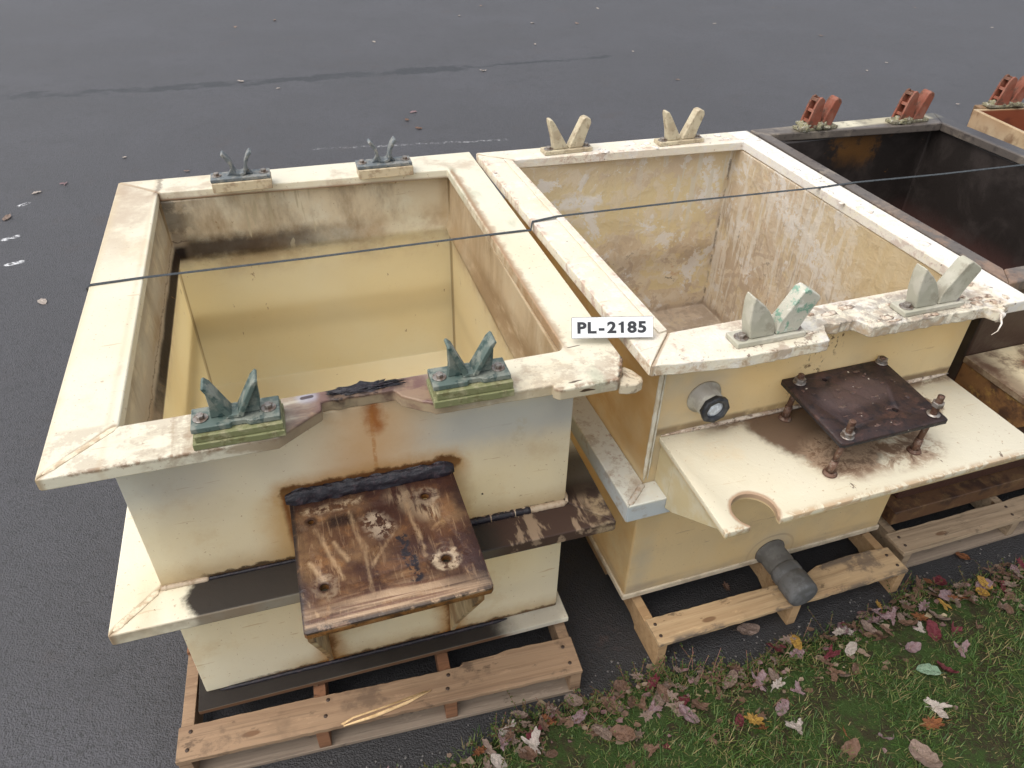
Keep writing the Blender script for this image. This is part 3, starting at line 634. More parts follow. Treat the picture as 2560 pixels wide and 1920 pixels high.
# ------------------------------------------------------------------ tank A (cream, four green saddles)
TA = thing('plastic_tank', 'cream tank on the left with green saddle brackets and a notched, dark-stained front rim', 'tank', OA, yA)
bm = bmesh.new(); shell(bm, 1.125, 1.40, .152, 1.144, [(1.144, .026), (.985, .030), (.955, .036), (.935, .046), (.915, .044), (.895, .030), (.86, .026)], .30)
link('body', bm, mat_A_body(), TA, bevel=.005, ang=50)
of = [(-.106, -.108), (1.225, -.113), (1.223, 1.509), (-.117, 1.513)]
inn = [(.040, .030), (1.106, .046), (1.090, 1.338), (.029, 1.378)]
fr = [of[0], (.376, -.107)] + rough((.376, -.107), (.479, -.034), .001, .02, 5)[1:] + [(.479, -.034), (.481, -.004)] + rough((.481, -.004), (.652, -.004), .003, .012, 2)[1:] + \
    [(.652, -.005), (.665, -.032)] + rough((.665, -.032), (.737, -.084), .002, .015, 9)[1:] + rough((.737, -.084), (1.029, -.087), .0015, .02, 4) + [(1.029, -.087), (1.024, -.098), (1.037, -.1125)] + \
    [(1.19, -.1125)] + rough((1.19, -.1125), (1.238, -.03), .006, .008, 8)[1:]
bm = bmesh.new(); frame_c(bm, [of[0], (1.238, -.03), of[2], of[3]], inn, 1.145, 1.18, fr + [(1.238, -.03)])
link('rim', bm, mat_A_rim(), TA, bevel=.005, seg=3, ang=40)
RIMA = bpy.data.materials['cream_plastic_rim']
bm = bmesh.new()
vv = prism(bm, rough((1.196, -.108), (1.240, -.024), .004, .01, 12) + [(1.243, -.026), (1.262, -.045), (1.276, -.075), (1.270, -.094), (1.245, -.108), (1.22, -.112)], 1.128, 1.160)
for v in vv: v.co.z -= (v.co.x - 1.20) * .18
link('rim_chip', bm, simple('chipped_brown_stained_plastic', (.62, .53, .38), (.36, .25, .16), 25, .5, .003, trans=.1, c3=(.12, .07, .04), k3=.6), TA, bevel=.008, seg=3)
# weld beads on the mitres
def bead(bm, p, q, r=.006, n=26, seed=0, flat=.5):
    path = [Vector(p).lerp(Vector(q), i / n) for i in range(n + 1)]; start = len(bm.verts)
    tube(bm, path, [r * (1 + .35 * mn.noise(Vector((i * .9, seed, 0)))) * min(1, .25 + .35 * min(i, n - i)) for i in range(n + 1)], 8)
    bm.verts.ensure_lookup_table(); z0 = p[2]
    for v in list(bm.verts)[start:]: v.co.z = z0 + (v.co.z - z0) * flat if p[2] == q[2] else v.co.z
beadm = simple('brownish_weld_bead', (.74, .64, .46), (.48, .36, .23), 30, .45, .002, trans=.1)
bm = bmesh.new()
bead(bm, (-.092, -.094, 1.180), (.038, .028, 1.180), .008, seed=1, flat=.18)
link('weld_seam', bm, beadm, TA)
# middle flange
bm = bmesh.new(); frame_pieces(bm, [(-.118, -.118), (1.243, -.113), (1.243, 1.51), (-.118, 1.51)], [(-.0008, -.0008), (1.1258, -.0008), (1.1258, 1.4008), (-.0008, 1.4008)], .615, .655)
link('middle_flange', bm, mat_A_mid(), TA, bevel=.005)
bm = bmesh.new(); bead(bm, (-.105, -.105, .655), (-.006, -.006, .655), .010, seed=4, flat=.18)
link('weld_seam', bm, beadm, TA)
gbw = simple('grey_brown_weld_bead', (.42, .33, .23), (.25, .17, .10), 20, .5, .002)
for p_, q_, r_, s_ in (((-.004, -.004, .657), (.12, -.004, .657), .008, 5), ((.85, -.004, .659), (1.13, -.005, .659), .012, 6), ((1.130, -.006, .659), (1.130, .5, .659), .011, 7)):
    bm = bmesh.new(); bead(bm, p_, q_, r_, seed=s_, flat=1, n=40); link('weld_seam', bm, gbw, TA)
for p_, q_, r_, s_ in (((.10, -.004, .657), (.36, -.004, .657), .005, 8), ((.785, -.006, .660), (1.02, -.006, .660), .012, 9), ((.04, -.004, .153), (.95, -.004, .153), .007, 10)):
    bm = bmesh.new(); bead(bm, p_, q_, r_, seed=s_, flat=1, n=60); link('black_weld_seam', bm, tar, TA)
bm = bmesh.new(); box(bm, -.022, 1.150, -.056, 1.43, .1305, .1515)
link('base_plate', bm, mat_A_base(), TA, bevel=.003)
# bracket shelf with drilled holes
bm = bmesh.new(); prism(bm, [(.360, -.002), (.786, -.002), (.791, -.395), (.784, -.403), (.372, -.409), (.366, -.402)], .858, .878)
sh = link('bracket_shelf', bm, mat_bracket(), TA)
cut(sh, [cyl(x, y, .80, .95, r) for x, y, r in ((.696, -.077, .011), (.704, -.291, .012), (.42, -.296, .011), (.407, -.087, .008))])
b = sh.modifiers.new('Bevel', 'BEVEL'); b.width = .0025; b.segments = 2; b.limit_method = 'ANGLE'; b.angle_limit = R_(50)
gm = mat_gusset()
for u0, u1 in ((.3685, .3825), (.757, .771)):
    bm = bmesh.new(); prism_x(bm, [(-.003, .857), (-.392, .857), (-.392, .825), (-.122, .375), (-.122, .66), (-.003, .66)], u0, u1)
    o = link('gusset', bm, gm, sh, bevel=.002)
    bm = bmesh.new(); prism_x(bm, [(-.003, .612), (-.1185, .612), (-.1185, .372), (-.012, .175), (-.003, .175)], u0, u1)
    o = link('gusset', bm, gm, sh, bevel=.002)
    bm = bmesh.new(); prism_x(bm, [(-.1192, .654), (-.1216, .654), (-.1216, .38), (-.1192, .38)], u0, u1); link('gusset', bm, gm, sh)
# thick black seam over the shelf
bm = bmesh.new(); n = 60; rows = []
for i in range(n + 1):
    u = .352 + .438 * i / n; row = []
    for k in range(9):
        a = math.pi / 2 * k / 8; rr = .021 * (1 + .22 * mn.noise(Vector((u * 42, k * .7, 0)))) * (min(1, 14 * min(i + 1, n - i + 1) / n) ** .4)
        row.append(bm.verts.new((u, -.001 - rr * math.sin(a) * 1.0, .879 + rr * math.cos(a) * 1.7)))
    rows.append(row)
for a, b in zip(rows, rows[1:]):
    for k in range(8): bm.faces.new((a[k], a[k + 1], b[k + 1], b[k]))
link('black_weld_seam', bm, tar, TA)
bm = bmesh.new(); lump(bm, (.585, .022, 1.180), (.075, .016, .006), 3, .8, 4, 4)
link('charred_crust', bm, tar, TA)
saddle_front(TA, .299, -.056, 1.216, 1.181, teal)
saddle_front(TA, .826, -.055, 1.222, 1.181, teal)
saddle_back(TA, .324, 1.355, 1.217, 1.181, bluegrey); saddle_back(TA, .847, 1.355, 1.217, 1.181, bluegrey)

# ------------------------------------------------------------------ tank B (amber, crusted)
TB = thing('plastic_tank', 'amber tank in the middle with pale horns, white crust and a black plate on studs', 'tank', OB, yB)
bm = bmesh.new(); shell(bm, 1.065, 1.37, .134, 1.163, [(1.163, .022), (.8, .022), (.5, .022)], .36)
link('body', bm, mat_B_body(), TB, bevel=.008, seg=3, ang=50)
oB = [(-.084, -.074), (1.128, -.10), (1.140, 1.412), (-.092, 1.466)]
iB = [(.028, .050), (1.036, .058), (1.046, 1.285), (.020, 1.349)]
fr = [oB[0]] + rough((-.084, -.074), (.149, -.106), .0015, .02, 2)[1:] + rough((.149, -.107), (.423, -.107), .002, .015, 3) + rough((.423, -.107), (.455, -.045), .006, .01, 5) + \
    rough((.455, -.040), (.566, -.045), .006, .009, 6) + [(.575, -.088)] + rough((.575, -.088), (.96, -.098), .003, .012, 7)[1:] + rough((.965, -.100), (.985, -.128), .004, .01, 4) + \
    rough((.985, -.128), (1.02, -.104), .006, .008, 8) + [(1.03, -.100)]
bm = bmesh.new(); frame_c(bm, oB, iB, 1.1636, 1.20, fr + [oB[1]])
brim = link('rim', bm, mat_B_rim(), TB, bevel=.005, seg=2, ang=40)
# raised liner lip along the inner edge of the left and back flange
bm = bmesh.new(); prism(bm, [(.000, .05), (.027, .055), (.020, 1.345), (-.008, 1.36)], 1.2006, 1.206)
link('rim_lip', bm, bpy.data.materials['crusted_plastic_rim'], TB, bevel=.002)
# flaky crust on the broken rim
flake = simple('flaky_crust', (.58, .50, .40), (.34, .24, .17), 40, .85, .006, c3=(.13, .08, .055), k3=.85)
r5 = random.Random(5)
for k in range(26):
    u = .36 + r5.random() * .7; v = -.085 + r5.random() * .11
    if .43 < u < .57: v = -.03 + r5.random() * .05
    bm = bmesh.new(); lump(bm, (u, v, 1.2005), (.006 + r5.random() * .02, .004 + r5.random() * .009, .002 + r5.random() * .004), k, .7, 2); link('crust_flake', bm, flake, TB)
pale = simple('white_crust', (.72, .68, .62), (.52, .44, .36), 35, .85, .006)
for k in range(30):
    if k % 2: u, v = 1.03 + r5.random() * .09, .1 + r5.random() * 1.3
    else: u, v = .3 + r5.random() * .8, 1.345 + r5.random() * .09 - .04
    bm = bmesh.new(); lump(bm, (u, v, 1.2), (.005 + r5.random() * .016, .005 + r5.random() * .016, .0015 + r5.random() * .003), k + 50, .7, 2); link('crust_flake', bm, pale, TB)
bm = bmesh.new()
tube(bm, [(.985, -.125, 1.19), (.97, -.15, 1.175), (.945, -.165, 1.165), (.92, -.17, 1.16)], [.004, .0025, .0015, .0008], 6)
lump(bm, (.99, -.122, 1.178), (.012, .010, .018), 3, .7, 2)
link('torn_strip', bm, pale, TB)
# middle flange (deep channel) on left, front and back
bm = bmesh.new(); frame_pieces(bm, [(-.087, -.078), (1.10, -.078), (1.10, 1.44), (-.087, 1.44)], [(-.0008, -.0008), (1.0658, -.0008), (1.0658, 1.3708), (-.0008, 1.3708)], .632, .70)
link('middle_flange', bm, mat_B_mid(), TB, bevel=.004)
wl = simple('pale_weld_seam', (.70, .66, .54), (.58, .50, .36), 18, .4, .001, trans=.2)
bm = bmesh.new(); bead(bm, (-.001, -.001, .71), (-.001, -.001, 1.16), .0065, seed=2, flat=1); link('weld_seam', bm, wl, TB)
bm = bmesh.new(); bead(bm, (.010, -.002, .71), (.010, -.002, 1.16), .003, seed=3, flat=1)
link('weld_seam', bm, wl, TB)
bm = bmesh.new(); bead(bm, (-.080, -.071, .70), (-.004, -.004, .70), .010, seed=11, flat=.4)
link('weld_seam', bm, simple('grey_mitre_bead', (.44, .40, .34), (.30, .22, .15), 30, .6, .002), TB)
bm = bmesh.new(); bead(bm, (.03, -.003, .880), (1.06, -.003, .880), .007, seed=12, flat=1)
link('weld_seam', bm, flake, TB)
bm = bmesh.new(); box(bm, -.006, 1.071, -.006, 1.377, .1345, .160)
link('base_strip', bm, simple('grimy_base_plastic', (.56, .47, .34), (.40, .32, .22), 12, .5, .001, trans=.1), TB, bevel=.006, seg=3)
# front shelf with a round cut
cc, cr_ = (.128, -.328), .058
bm = bmesh.new(); prism(bm, [(.026, -.002), (1.055, -.002), (1.055, -.372), (.016, -.376)], .853, .875)
shB = link('motor_shelf', bm, mat_B_shelf(), TB); cut(shB, [cyl(cc[0], cc[1], .8, .95, cr_, 48)])
# open the mouth of the cut
bq = bmesh.new(); prism(bq, [(.092, -.42), (.172, -.42), (.178, -.345), (.086, -.345)], .8, .95); cut(shB, [bq])
b = shB.modifiers.new('Bevel', 'BEVEL'); b.width = .002; b.segments = 2; b.limit_method = 'ANGLE'; b.angle_limit = R_(50)
amb = simple('amber_gusset_plastic', (.62, .52, .31), (.66, .60, .44), 8, .45, .001, trans=.25)
for u in (.035, 1.03):
    bm = bmesh.new(); prism_x(bm, [(-.0798, .852), (-.36, .852), (-.12, .68), (-.0798, .66)], u, u + .016); link('gusset', bm, amb, shB, bevel=.002)
    bm = bmesh.new(); prism_x(bm, [(-.002, .852), (-.0796, .852), (-.0796, .702), (-.002, .702)], u, u + .016); link('gusset', bm, amb, shB, bevel=.0015)
# plate on studs
bm = bmesh.new(); prism(bm, [(.384, -.288), (.395, -.293), (.728, -.293), (.731, -.286), (.753, -.004), (.740, -.003), (.402, -.002), (.397, -.008)], .985, 1.000)
pl = link('mounting_plate', bm, mat_plate(), TB)
cut(pl, [cyl(.455, -.245, .95, 1.05, .010), cyl(.62, -.215, .95, 1.05, .009), cyl(.52, -.04, .95, 1.05, .008)])
b = pl.modifiers.new('Bevel', 'BEVEL'); b.width = .002; b.segments = 1; b.limit_method = 'ANGLE'; b.angle_limit = R_(50)
rfl = simple('rust_flakes', (.09, .05, .04), (.03, .02, .02), 60, .5, .004, c3=(.25, .2, .15), k3=.3)
for k in range(28):
    bm = bmesh.new(); lump(bm, (.41 + r5.random() * .31, -.27 + r5.random() * .24, 1.0008), (.003 + r5.random() * .012, .002 + r5.random() * .006, .0015), k, .8, 1)
    link('rust_flake', bm, rfl, pl, smooth=False)
for u, v, zt, m_ in ((.418, -.268, 1.055, rust), (.706, -.262, 1.065, rust), (.738, -.018, 1.02, rust), (.440, -.030, 1.030, rust)):
    bm = bmesh.new(); bu, bv = u - .018, v - .006
    tube(bm, [(bu, bv, .876), (bu, bv, .878), (bu, bv, .884)], [.020, .020, .016], 20)
    tube(bm, [(bu, bv, .882), (bu + .004, bv + .002, .92)], [.012, .0105], 14)
    tube(bm, [(bu + .004, bv + .002, .92), (u, v, .984)], .0085, 14)
    prism(bm, [(u + .015 * math.cos(k * math.pi / 3), v + .015 * math.sin(k * math.pi / 3)) for k in range(6)], .974, .9845)
    st = link('stud', bm, m_, pl)
    bm = bmesh.new()
    path = [(u, v, 1.001 + i * .002) for i in range(int((zt - 1.0) / .002))]; tube(bm, path, [.0095 if i % 2 else .0082 for i in range(len(path))], 14); link('thread', bm, rust, st)
    bm = bmesh.new(); zn = 1.003 if u < .6 or v > -.1 else 1.030
    prism(bm, [(u + .018 * math.cos(k * math.pi / 8), v + .018 * math.sin(k * math.pi / 8)) for k in range(16)], 1.0006, 1.0026)
    link('washer', bm, steel, st); bm = bmesh.new()
    prism(bm, [(u + .0165 * math.cos(k * math.pi / 3 + u), v + .0165 * math.sin(k * math.pi / 3 + u)) for k in range(6)], zn, zn + .013)
    link('nut', bm, steel, st, bevel=.001)
# upper port
cs = lambda c, r, n=32: [(c[0] + r * math.cos(2 * math.pi * k / n), c[1] + r * math.sin(2 * math.pi * k / n)) for k in range(n)]
def pipe_y(bm, c, prof, n=32):
    rings = [[bm.verts.new((c[0] + r * math.cos(2 * math.pi * k / n), y, c[1] + r * math.sin(2 * math.pi * k / n))) for k in range(n)] for y, r in prof]
    for A_, B_ in zip(rings, rings[1:]):
        for k in range(n): bm.faces.new((A_[k], A_[(k + 1) % n], B_[(k + 1) % n], B_[k]))
    bm.faces.new(rings[0][::-1]); bm.faces.new(rings[-1])
PC = (.148, .993)
bm = bmesh.new(); pipe_y(bm, PC, [(-.0005, .054), (-.005, .052), (-.010, .042), (-.048, .039), (-.050, .028), (-.03, .027)])
pt = link('pipe_port', bm, simple('grey_translucent_port_plastic', (.56, .53, .44), (.40, .36, .30), 14, .35, .001, trans=.3), TB)
bm = bmesh.new(); pipe_y(bm, PC, [(-.0502, .043), (-.064, .044), (-.067, .041), (-.067, .029), (-.051, .028)], 8)
link('dark_collar', bm, simple('dark_grey_collar', (.016, .017, .020), (.05, .052, .056), 30, .5, .002), pt)
bm = bmesh.new(); pipe_y(bm, PC, [(-.031, .0265), (-.056, .0265), (-.061, .018)])
link('plug', bm, simple('white_plug', (.62, .66, .70), (.42, .44, .46), 50, .5, .006), pt)
# lower drain pipe (points at the viewer, slightly down)
DC = (.578, .182)
bm = bmesh.new(); pipe_y(bm, DC, [(-.0005, .060), (-.006, .058), (-.012, .051), (-.07, .051), (-.074, .049), (-.090, .049)])
dr = link('drain_pipe', bm, simple('grey_pipe_plastic', (.095, .088, .078), (.125, .118, .105), 24, .6, .0004, spec=.25), TB)
bm = bmesh.new(); pipe_y(bm, DC, [(-.0885, .052), (-.092, .054), (-.118, .054), (-.124, .052), (-.132, .052), (-.136, .0555), (-.196, .0555), (-.206, .052), (-.210, .042)])
link('end_cap', bm, simple('grey_cap_plastic', (.09, .088, .085), (.13, .13, .13), 24, .55, .0004, spec=.25), dr)
# horns of tank B
def horns(parent, u, v, z, kind, m1, m2, d=.022):
    b = bmesh.new(); pts = [(-.102, -.030), (.106, -.030), (.106, .030), (-.102, .030)]; prism(b, pts, 0, .016)
    o = link('saddle_bracket', b, m1, parent, bevel=.003, loc=(u, v, z))
    if kind == 'back':
        L = [(-.060, .0165), (.002, .0165), (-.004, .030), (-.058, .118), (-.072, .136), (-.086, .138), (-.086, .124), (-.068, .06)]
        Rr = [(.004, .0165), (.066, .0165), (.078, .06), (.096, .112), (.092, .128), (.074, .136), (.058, .132), (.012, .036)]
    else:
        L = [(-.062, .0165), (.012, .0165), (.010, .040), (-.002, .066), (-.018, .090), (-.038, .112), (-.044, .116), (-.074, .142), (-.078, .120), (-.074, .07)]
        Rr = [(.016, .0165), (.084, .0165), (.100, .055), (.128, .106), (.124, .116), (.082, .142), (.068, .136), (.018, .050)]
    for P, m_ in ((L, m1), (Rr, m2)):
        b = bmesh.new(); prism_y(b, P, -d, d); link('horn', b, m_, o, bevel=.005, seg=3)
    for sx in (-.078, .084): hexbolt(o, sx, -.004, .0165, r=.011)
    return o
horns(TB, .268, 1.385, 1.2007, 'back', bone, bone, .019); horns(TB, .767, 1.355, 1.2007, 'back', bone, bone, .019)
horns(TB, .262, -.045, 1.2007, 'front', greyhorn, greenhorn, .021); horns(TB, .790, -.045, 1.2007, 'front', greyhorn, greyhorn, .021)

# ------------------------------------------------------------------ tank C (black inside)
OC = Bw(1.188, .055)
TC = thing('plastic_tank', 'black-stained tank right of the amber one with orange horns on its far edge', 'tank', OC, yB)
bm = bmesh.new(); shell(bm, .945, 1.30, .20, 1.158, [(1.158, .02), (.8, .02)], .30)
mC = mat_C_in()
link('body', bm, mC, TC, bevel=.012, seg=3, ang=50)
bm = bmesh.new(); frame_pieces(bm, [(-.040, -.055), (.995, -.055), (.985, 1.355), (-.02, 1.375)], [(.018, .022), (.915, .022), (.905, 1.215), (.030, 1.294)], 1.1586, 1.195)
link('rim', bm, mat_C_rim(), TC, bevel=.006, seg=3)
mCs = mat_C_shelf()
bm = bmesh.new(); box(bm, -.006, 1.05, -.34, -.001, .862, .885); shC = link('motor_shelf', bm, mCs, TC, bevel=.003)
bm = bmesh.new(); prism_x(bm, [(-.001, .861), (-.33, .861), (-.10, .60), (-.001, .60)], .0, .016); link('gusset', bm, simple('rusty_amber_gusset', (.20, .10, .04), (.06, .03, .02), 9, .5, .002, trans=.1, c3=(.36, .22, .06), k3=.6), shC, bevel=.002)
bm = bmesh.new(); frame_pieces(bm, [(-.05, -.07), (1.0, -.07), (1.0, 1.36), (-.05, 1.36)], [(-.0008, -.0008), (.9458, -.0008), (.9458, 1.3008), (-.0008, 1.3008)], .63, .665)
link('middle_flange', bm, simple('dark_rusty_flange', (.10, .055, .035), (.04, .022, .016), 9, .5, .003), TC, bevel=.004)
bm = bmesh.new(); box(bm, -.055, 1.02, -.055, 1.33, .1305, .1995)
link('base_plate', bm, simple('dark_brown_base', (.10, .05, .024), (.04, .02, .013), 9, .55, .003, c3=(.20, .12, .05), k3=.4), TC, bevel=.004)
def horn_orange(parent, u, v, z, yaw=0):
    b = bmesh.new(); box(b, -.10, .10, -.030, .030, 0, .014)
    o = link('saddle_bracket', b, lichen, parent, bevel=.004, loc=(u, v, z), rot=(0, 0, yaw))
    def P(t, s=0): return
    # left horn: ladder-like casting with two openings facing left
    b = bmesh.new(); bx, bz, tx, tz = -.050, .010, -.022, .138
    ax = Vector((tx - bx, tz - bz)).normalized(); nrm = Vector((-ax.y, ax.x))
    pt = lambda s, d: (bx + ax.x * s + nrm.x * d, bz + ax.y * s + nrm.y * d)
    for y0, y1 in ((-.028, -.018), (.018, .028)):
        prism_y(b, [pt(0, .022), pt(.10, .019), pt(.128, .012), pt(.136, 0), pt(.128, -.018), pt(.0, -.050)], y0, y1)
    prism_y(b, [pt(0, -.030), pt(.125, -.016), pt(.132, -.006), pt(.13, -.004), pt(.12, -.006), pt(0, -.020)], -.0178, .0178)
    for s in (.022, .066, .112): prism_y(b, [pt(s, -.018), pt(s, .016), pt(s + .013, .015), pt(s + .013, -.015)], -.0179, .0179)
    link('horn', b, orange, o, bevel=.003)
    b = bmesh.new(); prism_y(b, [(.006, .012), (.066, .012), (.078, .06), (.090, .112), (.084, .128), (.066, .136), (.052, .128), (.022, .062)], -.026, .026)
    link('horn', b, orange, o, bevel=.006, seg=3)
    b = bmesh.new()
    for k in range(16): lump(b, (-.08 + r5.random() * .16, -.032 + r5.random() * .06, .010 + r5.random() * .012), (.010 + r5.random() * .014, .008 + r5.random() * .01, .006 + r5.random() * .016), k, .8, 2, 3)
    link('crust', b, lichen, o)
    return o
def Cl(u, v): return (u - 1.188, v - .055)
horn_orange(TC, *Cl(1.462, 1.365), 1.1957); horn_orange(TC, *Cl(1.945, 1.335), 1.1957)

# ------------------------------------------------------------------ tank D (rusty orange, far right corner)
OD = Bw(2.35, .15)
ODc = Bw(2.39, 1.39); yD = R_(10.5)
D_D = 1.25
OD = Vector((ODc.x + D_D * math.sin(yD), ODc.y - D_D * math.cos(yD), 0))
TD = thing('plastic_tank', 'rust-red tank with a cream edge, cut off by the right side of the picture', 'tank', OD, yD)
bm = bmesh.new(); shell(bm, 1.0, D_D, .135, 1.20, [(1.20, .020), (.8, .02)], .3)
def mat_D():
    S = plastic('rust_red_plastic', base=(.34, .20, .10)); n = S.noise(7, 5, .6)
    ins = S.ss(.014, .019, S.x) * S.ss(D_D - .014, D_D - .019, S.y)
    S.over((.17, .085, .04), S.ss(.45, .62, n), .8)
    S.over((.40, .30, .18), S.ss(1.196, 1.20, S.z), .8)
    S.over((.20, .050, .022), ins * S.ss(1.2, 1.19, S.z), .95); S.over((.10, .03, .02), ins * S.ss(.5, .6, n), .5)
    return fin(S, trans=.05)
link('body', bm, mat_D(), TD, bevel=.004)
bm = bmesh.new(); box(bm, -.04, 1.04, -.04, D_D + .04, .1305, .1346); link('base_plate', bm, mCs, TD)
bm = bmesh.new(); box(bm, .04, .30, D_D - .001, D_D + .05, 1.15, 1.205); link('rim_block', bm, simple('brown_rim_block', (.2, .12, .06), (.08, .05, .03), 14, .6, .003), TD, bevel=.004)
horn_orange(TD, .17, D_D + .01, 1.2057)

# ------------------------------------------------------------------ pallets
pinew = wood('orange_brown_pallet_wood', (.29, .19, .115), (.21, .13, .078), (.10, .065, .042), stain=(.13, .085, .055), seed=1.)
pined = wood('reddish_pallet_wood', (.24, .115, .06), (.17, .08, .04), (.07, .035, .02), seed=3.)
greyw = wood('grey_pallet_wood', (.27, .21, .155), (.20, .15, .11), (.08, .06, .045), seed=5.)
yellw = wood('yellow_pine_wood', (.44, .31, .175), (.35, .23, .125), (.13, .085, .05), stain=(.12, .09, .07), seed=7.)
yellws = wood('yellow_pine_stringer_wood', (.40, .26, .135), (.31, .19, .095), (.11, .07, .04), seed=9.)
gwd = wood('weathered_pallet_wood', (.35, .26, .17), (.25, .18, .115), (.07, .05, .035), stain=(.08, .055, .04), seed=11.)
pale_end = simple('fresh_split_wood', (.66, .46, .24), (.5, .32, .15), 40, .7, .003)
nailm = simple('rusty_nail', (.05, .03, .02), None, 50, .6, .001)
def board(name, parent, x0, x1, y0, y1, z0, z1, m, jag=0., seed=1, nails=None, notch=None):
    bm = bmesh.new()
    e = []
    back = rough((x1, y1), (x0, y1), jag, .035, seed) if jag else [(x1, y1), (x0, y1)]
    if notch:
        back = []
        for i_ in range(len(notch) - 1): back += rough(notch[i_], notch[i_ + 1], .0013, .02, seed + i_)
        back.append(notch[-1])
    prism(bm, [(x0, y0)] + ([p for p in rough((x0, y0), (x1, y0), max(jag * .4, .0014), .022, seed + 9)[1:]] if jag or notch else []) + [(x1, y0)] + back + ([(x0, y1)] if jag and not notch else []), z0, z1)
    o = link(name, bm, m, parent, bevel=.0025, seg=1, ang=50)
    return o
def nails_on(parent, pts, z):
    bm = bmesh.new()
    for x, y in pts: prism(bm, [(x + .0062 * math.cos(k * math.pi / 5), y + .0062 * math.sin(k * math.pi / 5)) for k in range(10)], z + .0002, z + .0012)
    return link('nail', bm, nailm, parent)
PA = thing('wooden_pallet', 'reddish wooden pallet with a split front board under the cream tank', 'pallet', (-.931, 1.006, 0), R_(15.05), 'wooden pallets under the tanks')
L = 1.218
bd = board('deck_board', PA, 0, L, 0, .128, .112, .130, pinew, .0, 3, notch=[(L, .128), (L * .82, .129), (L * .79, .121), (L * .70, .119), (L * .69, .107), (L * .62, .105), (L * .45, .107), (L * .28, .110), (L * .12, .108), (0, .107)])
nails_on(bd, [(.03, .03), (.035, .085), (.42, .04), (.43, .09), (.79, .04), (.80, .085), (1.185, .035), (1.18, .095)], .130)
bm = bmesh.new(); prism(bm, [(.47, -.001), (.50, .012), (.72, .040), (.735, .046), (.72, .048), (.60, .030), (.50, .018), (.462, .004)], .1302, .1325)
tube(bm, [(.47, -.004, .131), (.56, .004, .1335), (.66, .022, .134), (.74, .046, .1335)], [.002, .006, .005, .002], 6)
link('wood_split', bm, pale_end, bd)
board('bottom_board', PA, .01, L - .02, .004, .095, .0, .017, greyw)
for i, x in enumerate((.0, .385, .775, L - .038)):
    bm = bmesh.new(); box(bm, x + .001, x + .038, .006, 1.21, .0178, .1112); link('stringer', bm, pined if i in (1, 2) else pinew, PA, bevel=.002, seg=1)
for y in (.36, .62, .88, 1.10):
    board('deck_board', PA, 0, L, y, y + .10, .112, .130, pined, 0)
board('bottom_board', PA, 0, L, .6, .69, 0, .017, greyw); board('bottom_board', PA, 0, L, 1.12, 1.21, 0, .017, greyw)
bm = bmesh.new()
prism(bm, [(.388, .16), (.40, .155), (.425, .30), (.415, .30)], .1, .128)
link('wood_split', bm, pinew, PA)

PB = thing('wooden_pallet', 'yellow pine pallet under the amber tank, its front board wavy-edged', 'pallet', Bw(.040, -.197), R_(19.2), 'wooden pallets under the tanks')
L = 1.012
bd = board('deck_board', PB, 0, L, 0, .105, .113, .130, yellw, 0, notch=[(L, .112), (.93, .122), (.82, .124), (.70, .120), (.62, .092), (.58, .088), (.40, .096), (.2, .098), (0, .104)])
nails_on(bd, [(.02, .03), (.022, .075), (.55, .03), (.555, .07), (.985, .03), (.98, .08)], .130)
for i, x in enumerate((.0, .525, L - .036)):
    bm = bmesh.new(); prism_x(bm, [(.004, .0), (.16, .0), (.165, .018), (.20, .035), (.36, .035), (.40, .018), (.405, .0), (1.2, .0), (1.2, .1122), (.004, .1122)], x + .001, x + .036)
    link('stringer', bm, yellws, PB, bevel=.002, seg=1)
for y in (.34, .58, .82, 1.06): board('deck_board', PB, 0, L, y, y + .12, .113, .130, yellw)
PCo = thing('wooden_pallet', 'weathered grey-brown pallet under the black-stained tank at the right', 'pallet', Bw(1.090, -.128), R_(19.1), 'wooden pallets under the tanks')
L = 1.15
bd = board('deck_board', PCo, 0, L, 0, .100, .112, .130, gwd, .0025, 4)
nails_on(bd, [(.03, .03), (.035, .07), (.55, .03), (.56, .07)], .130)
board('bottom_board', PCo, .03, L, .012, .11, .0, .017, greyw)
for i, x in enumerate((.03, .56, L - .038)):
    bm = bmesh.new(); box(bm, x + .001, x + .036, .014, 1.18, .0178, .1112); link('stringer', bm, gwd, PCo, bevel=.002, seg=1)
for y in (.25, .48, .72, .96): board('deck_board', PCo, 0, L, y, y + .1, .112, .130, gwd)
PD = thing('wooden_pallet', 'pallet under the rust-red tank beyond the black-stained one', 'pallet', (OD.x, OD.y, 0), yD, 'wooden pallets under the tanks')
for y in (0, .3, .6, .9, 1.15): board('deck_board', PD, 0, 1.0, y, y + .1, .112, .130, gwd)
for x in (0, .48, .96): 
    bm = bmesh.new(); box(bm, x, x + .036, 0, 1.25, .0, .1112); link('stringer', bm, gwd, PD)

# ------------------------------------------------------------------ steel/plastic strap over the tanks
def Aw(u, v): return Vector((OA.x + u * math.cos(yA) - v * math.sin(yA), OA.y + u * math.sin(yA) + v * math.cos(yA), 0))
def w3(p, z): return Vector((p.x, p.y, z))
def strap_mesh(path, wdt=.0125, t=.0011):
    bm = bmesh.new(); rings = []
    wd = Vector((-math.sin(yB), math.cos(yB), 0)) * wdt / 2
    for i, p in enumerate(path):
        a = path[max(i - 1, 0)]; b = path[min(i + 1, len(path) - 1)]; d = (b - a).normalized(); n_ = d.cross(wd).normalized() * -t / 2
        rings.append([bm.verts.new(p + q) for q in (wd + n_, -wd + n_, -wd - n_, wd - n_)])
    for A_, B_ in zip(rings, rings[1:]):
        for k in range(4): bm.faces.new((A_[k], A_[(k + 1) % 4], B_[(k + 1) % 4], B_[k]))
    bm.faces.new(rings[0][::-1]); bm.faces.new(rings[-1]); return bm
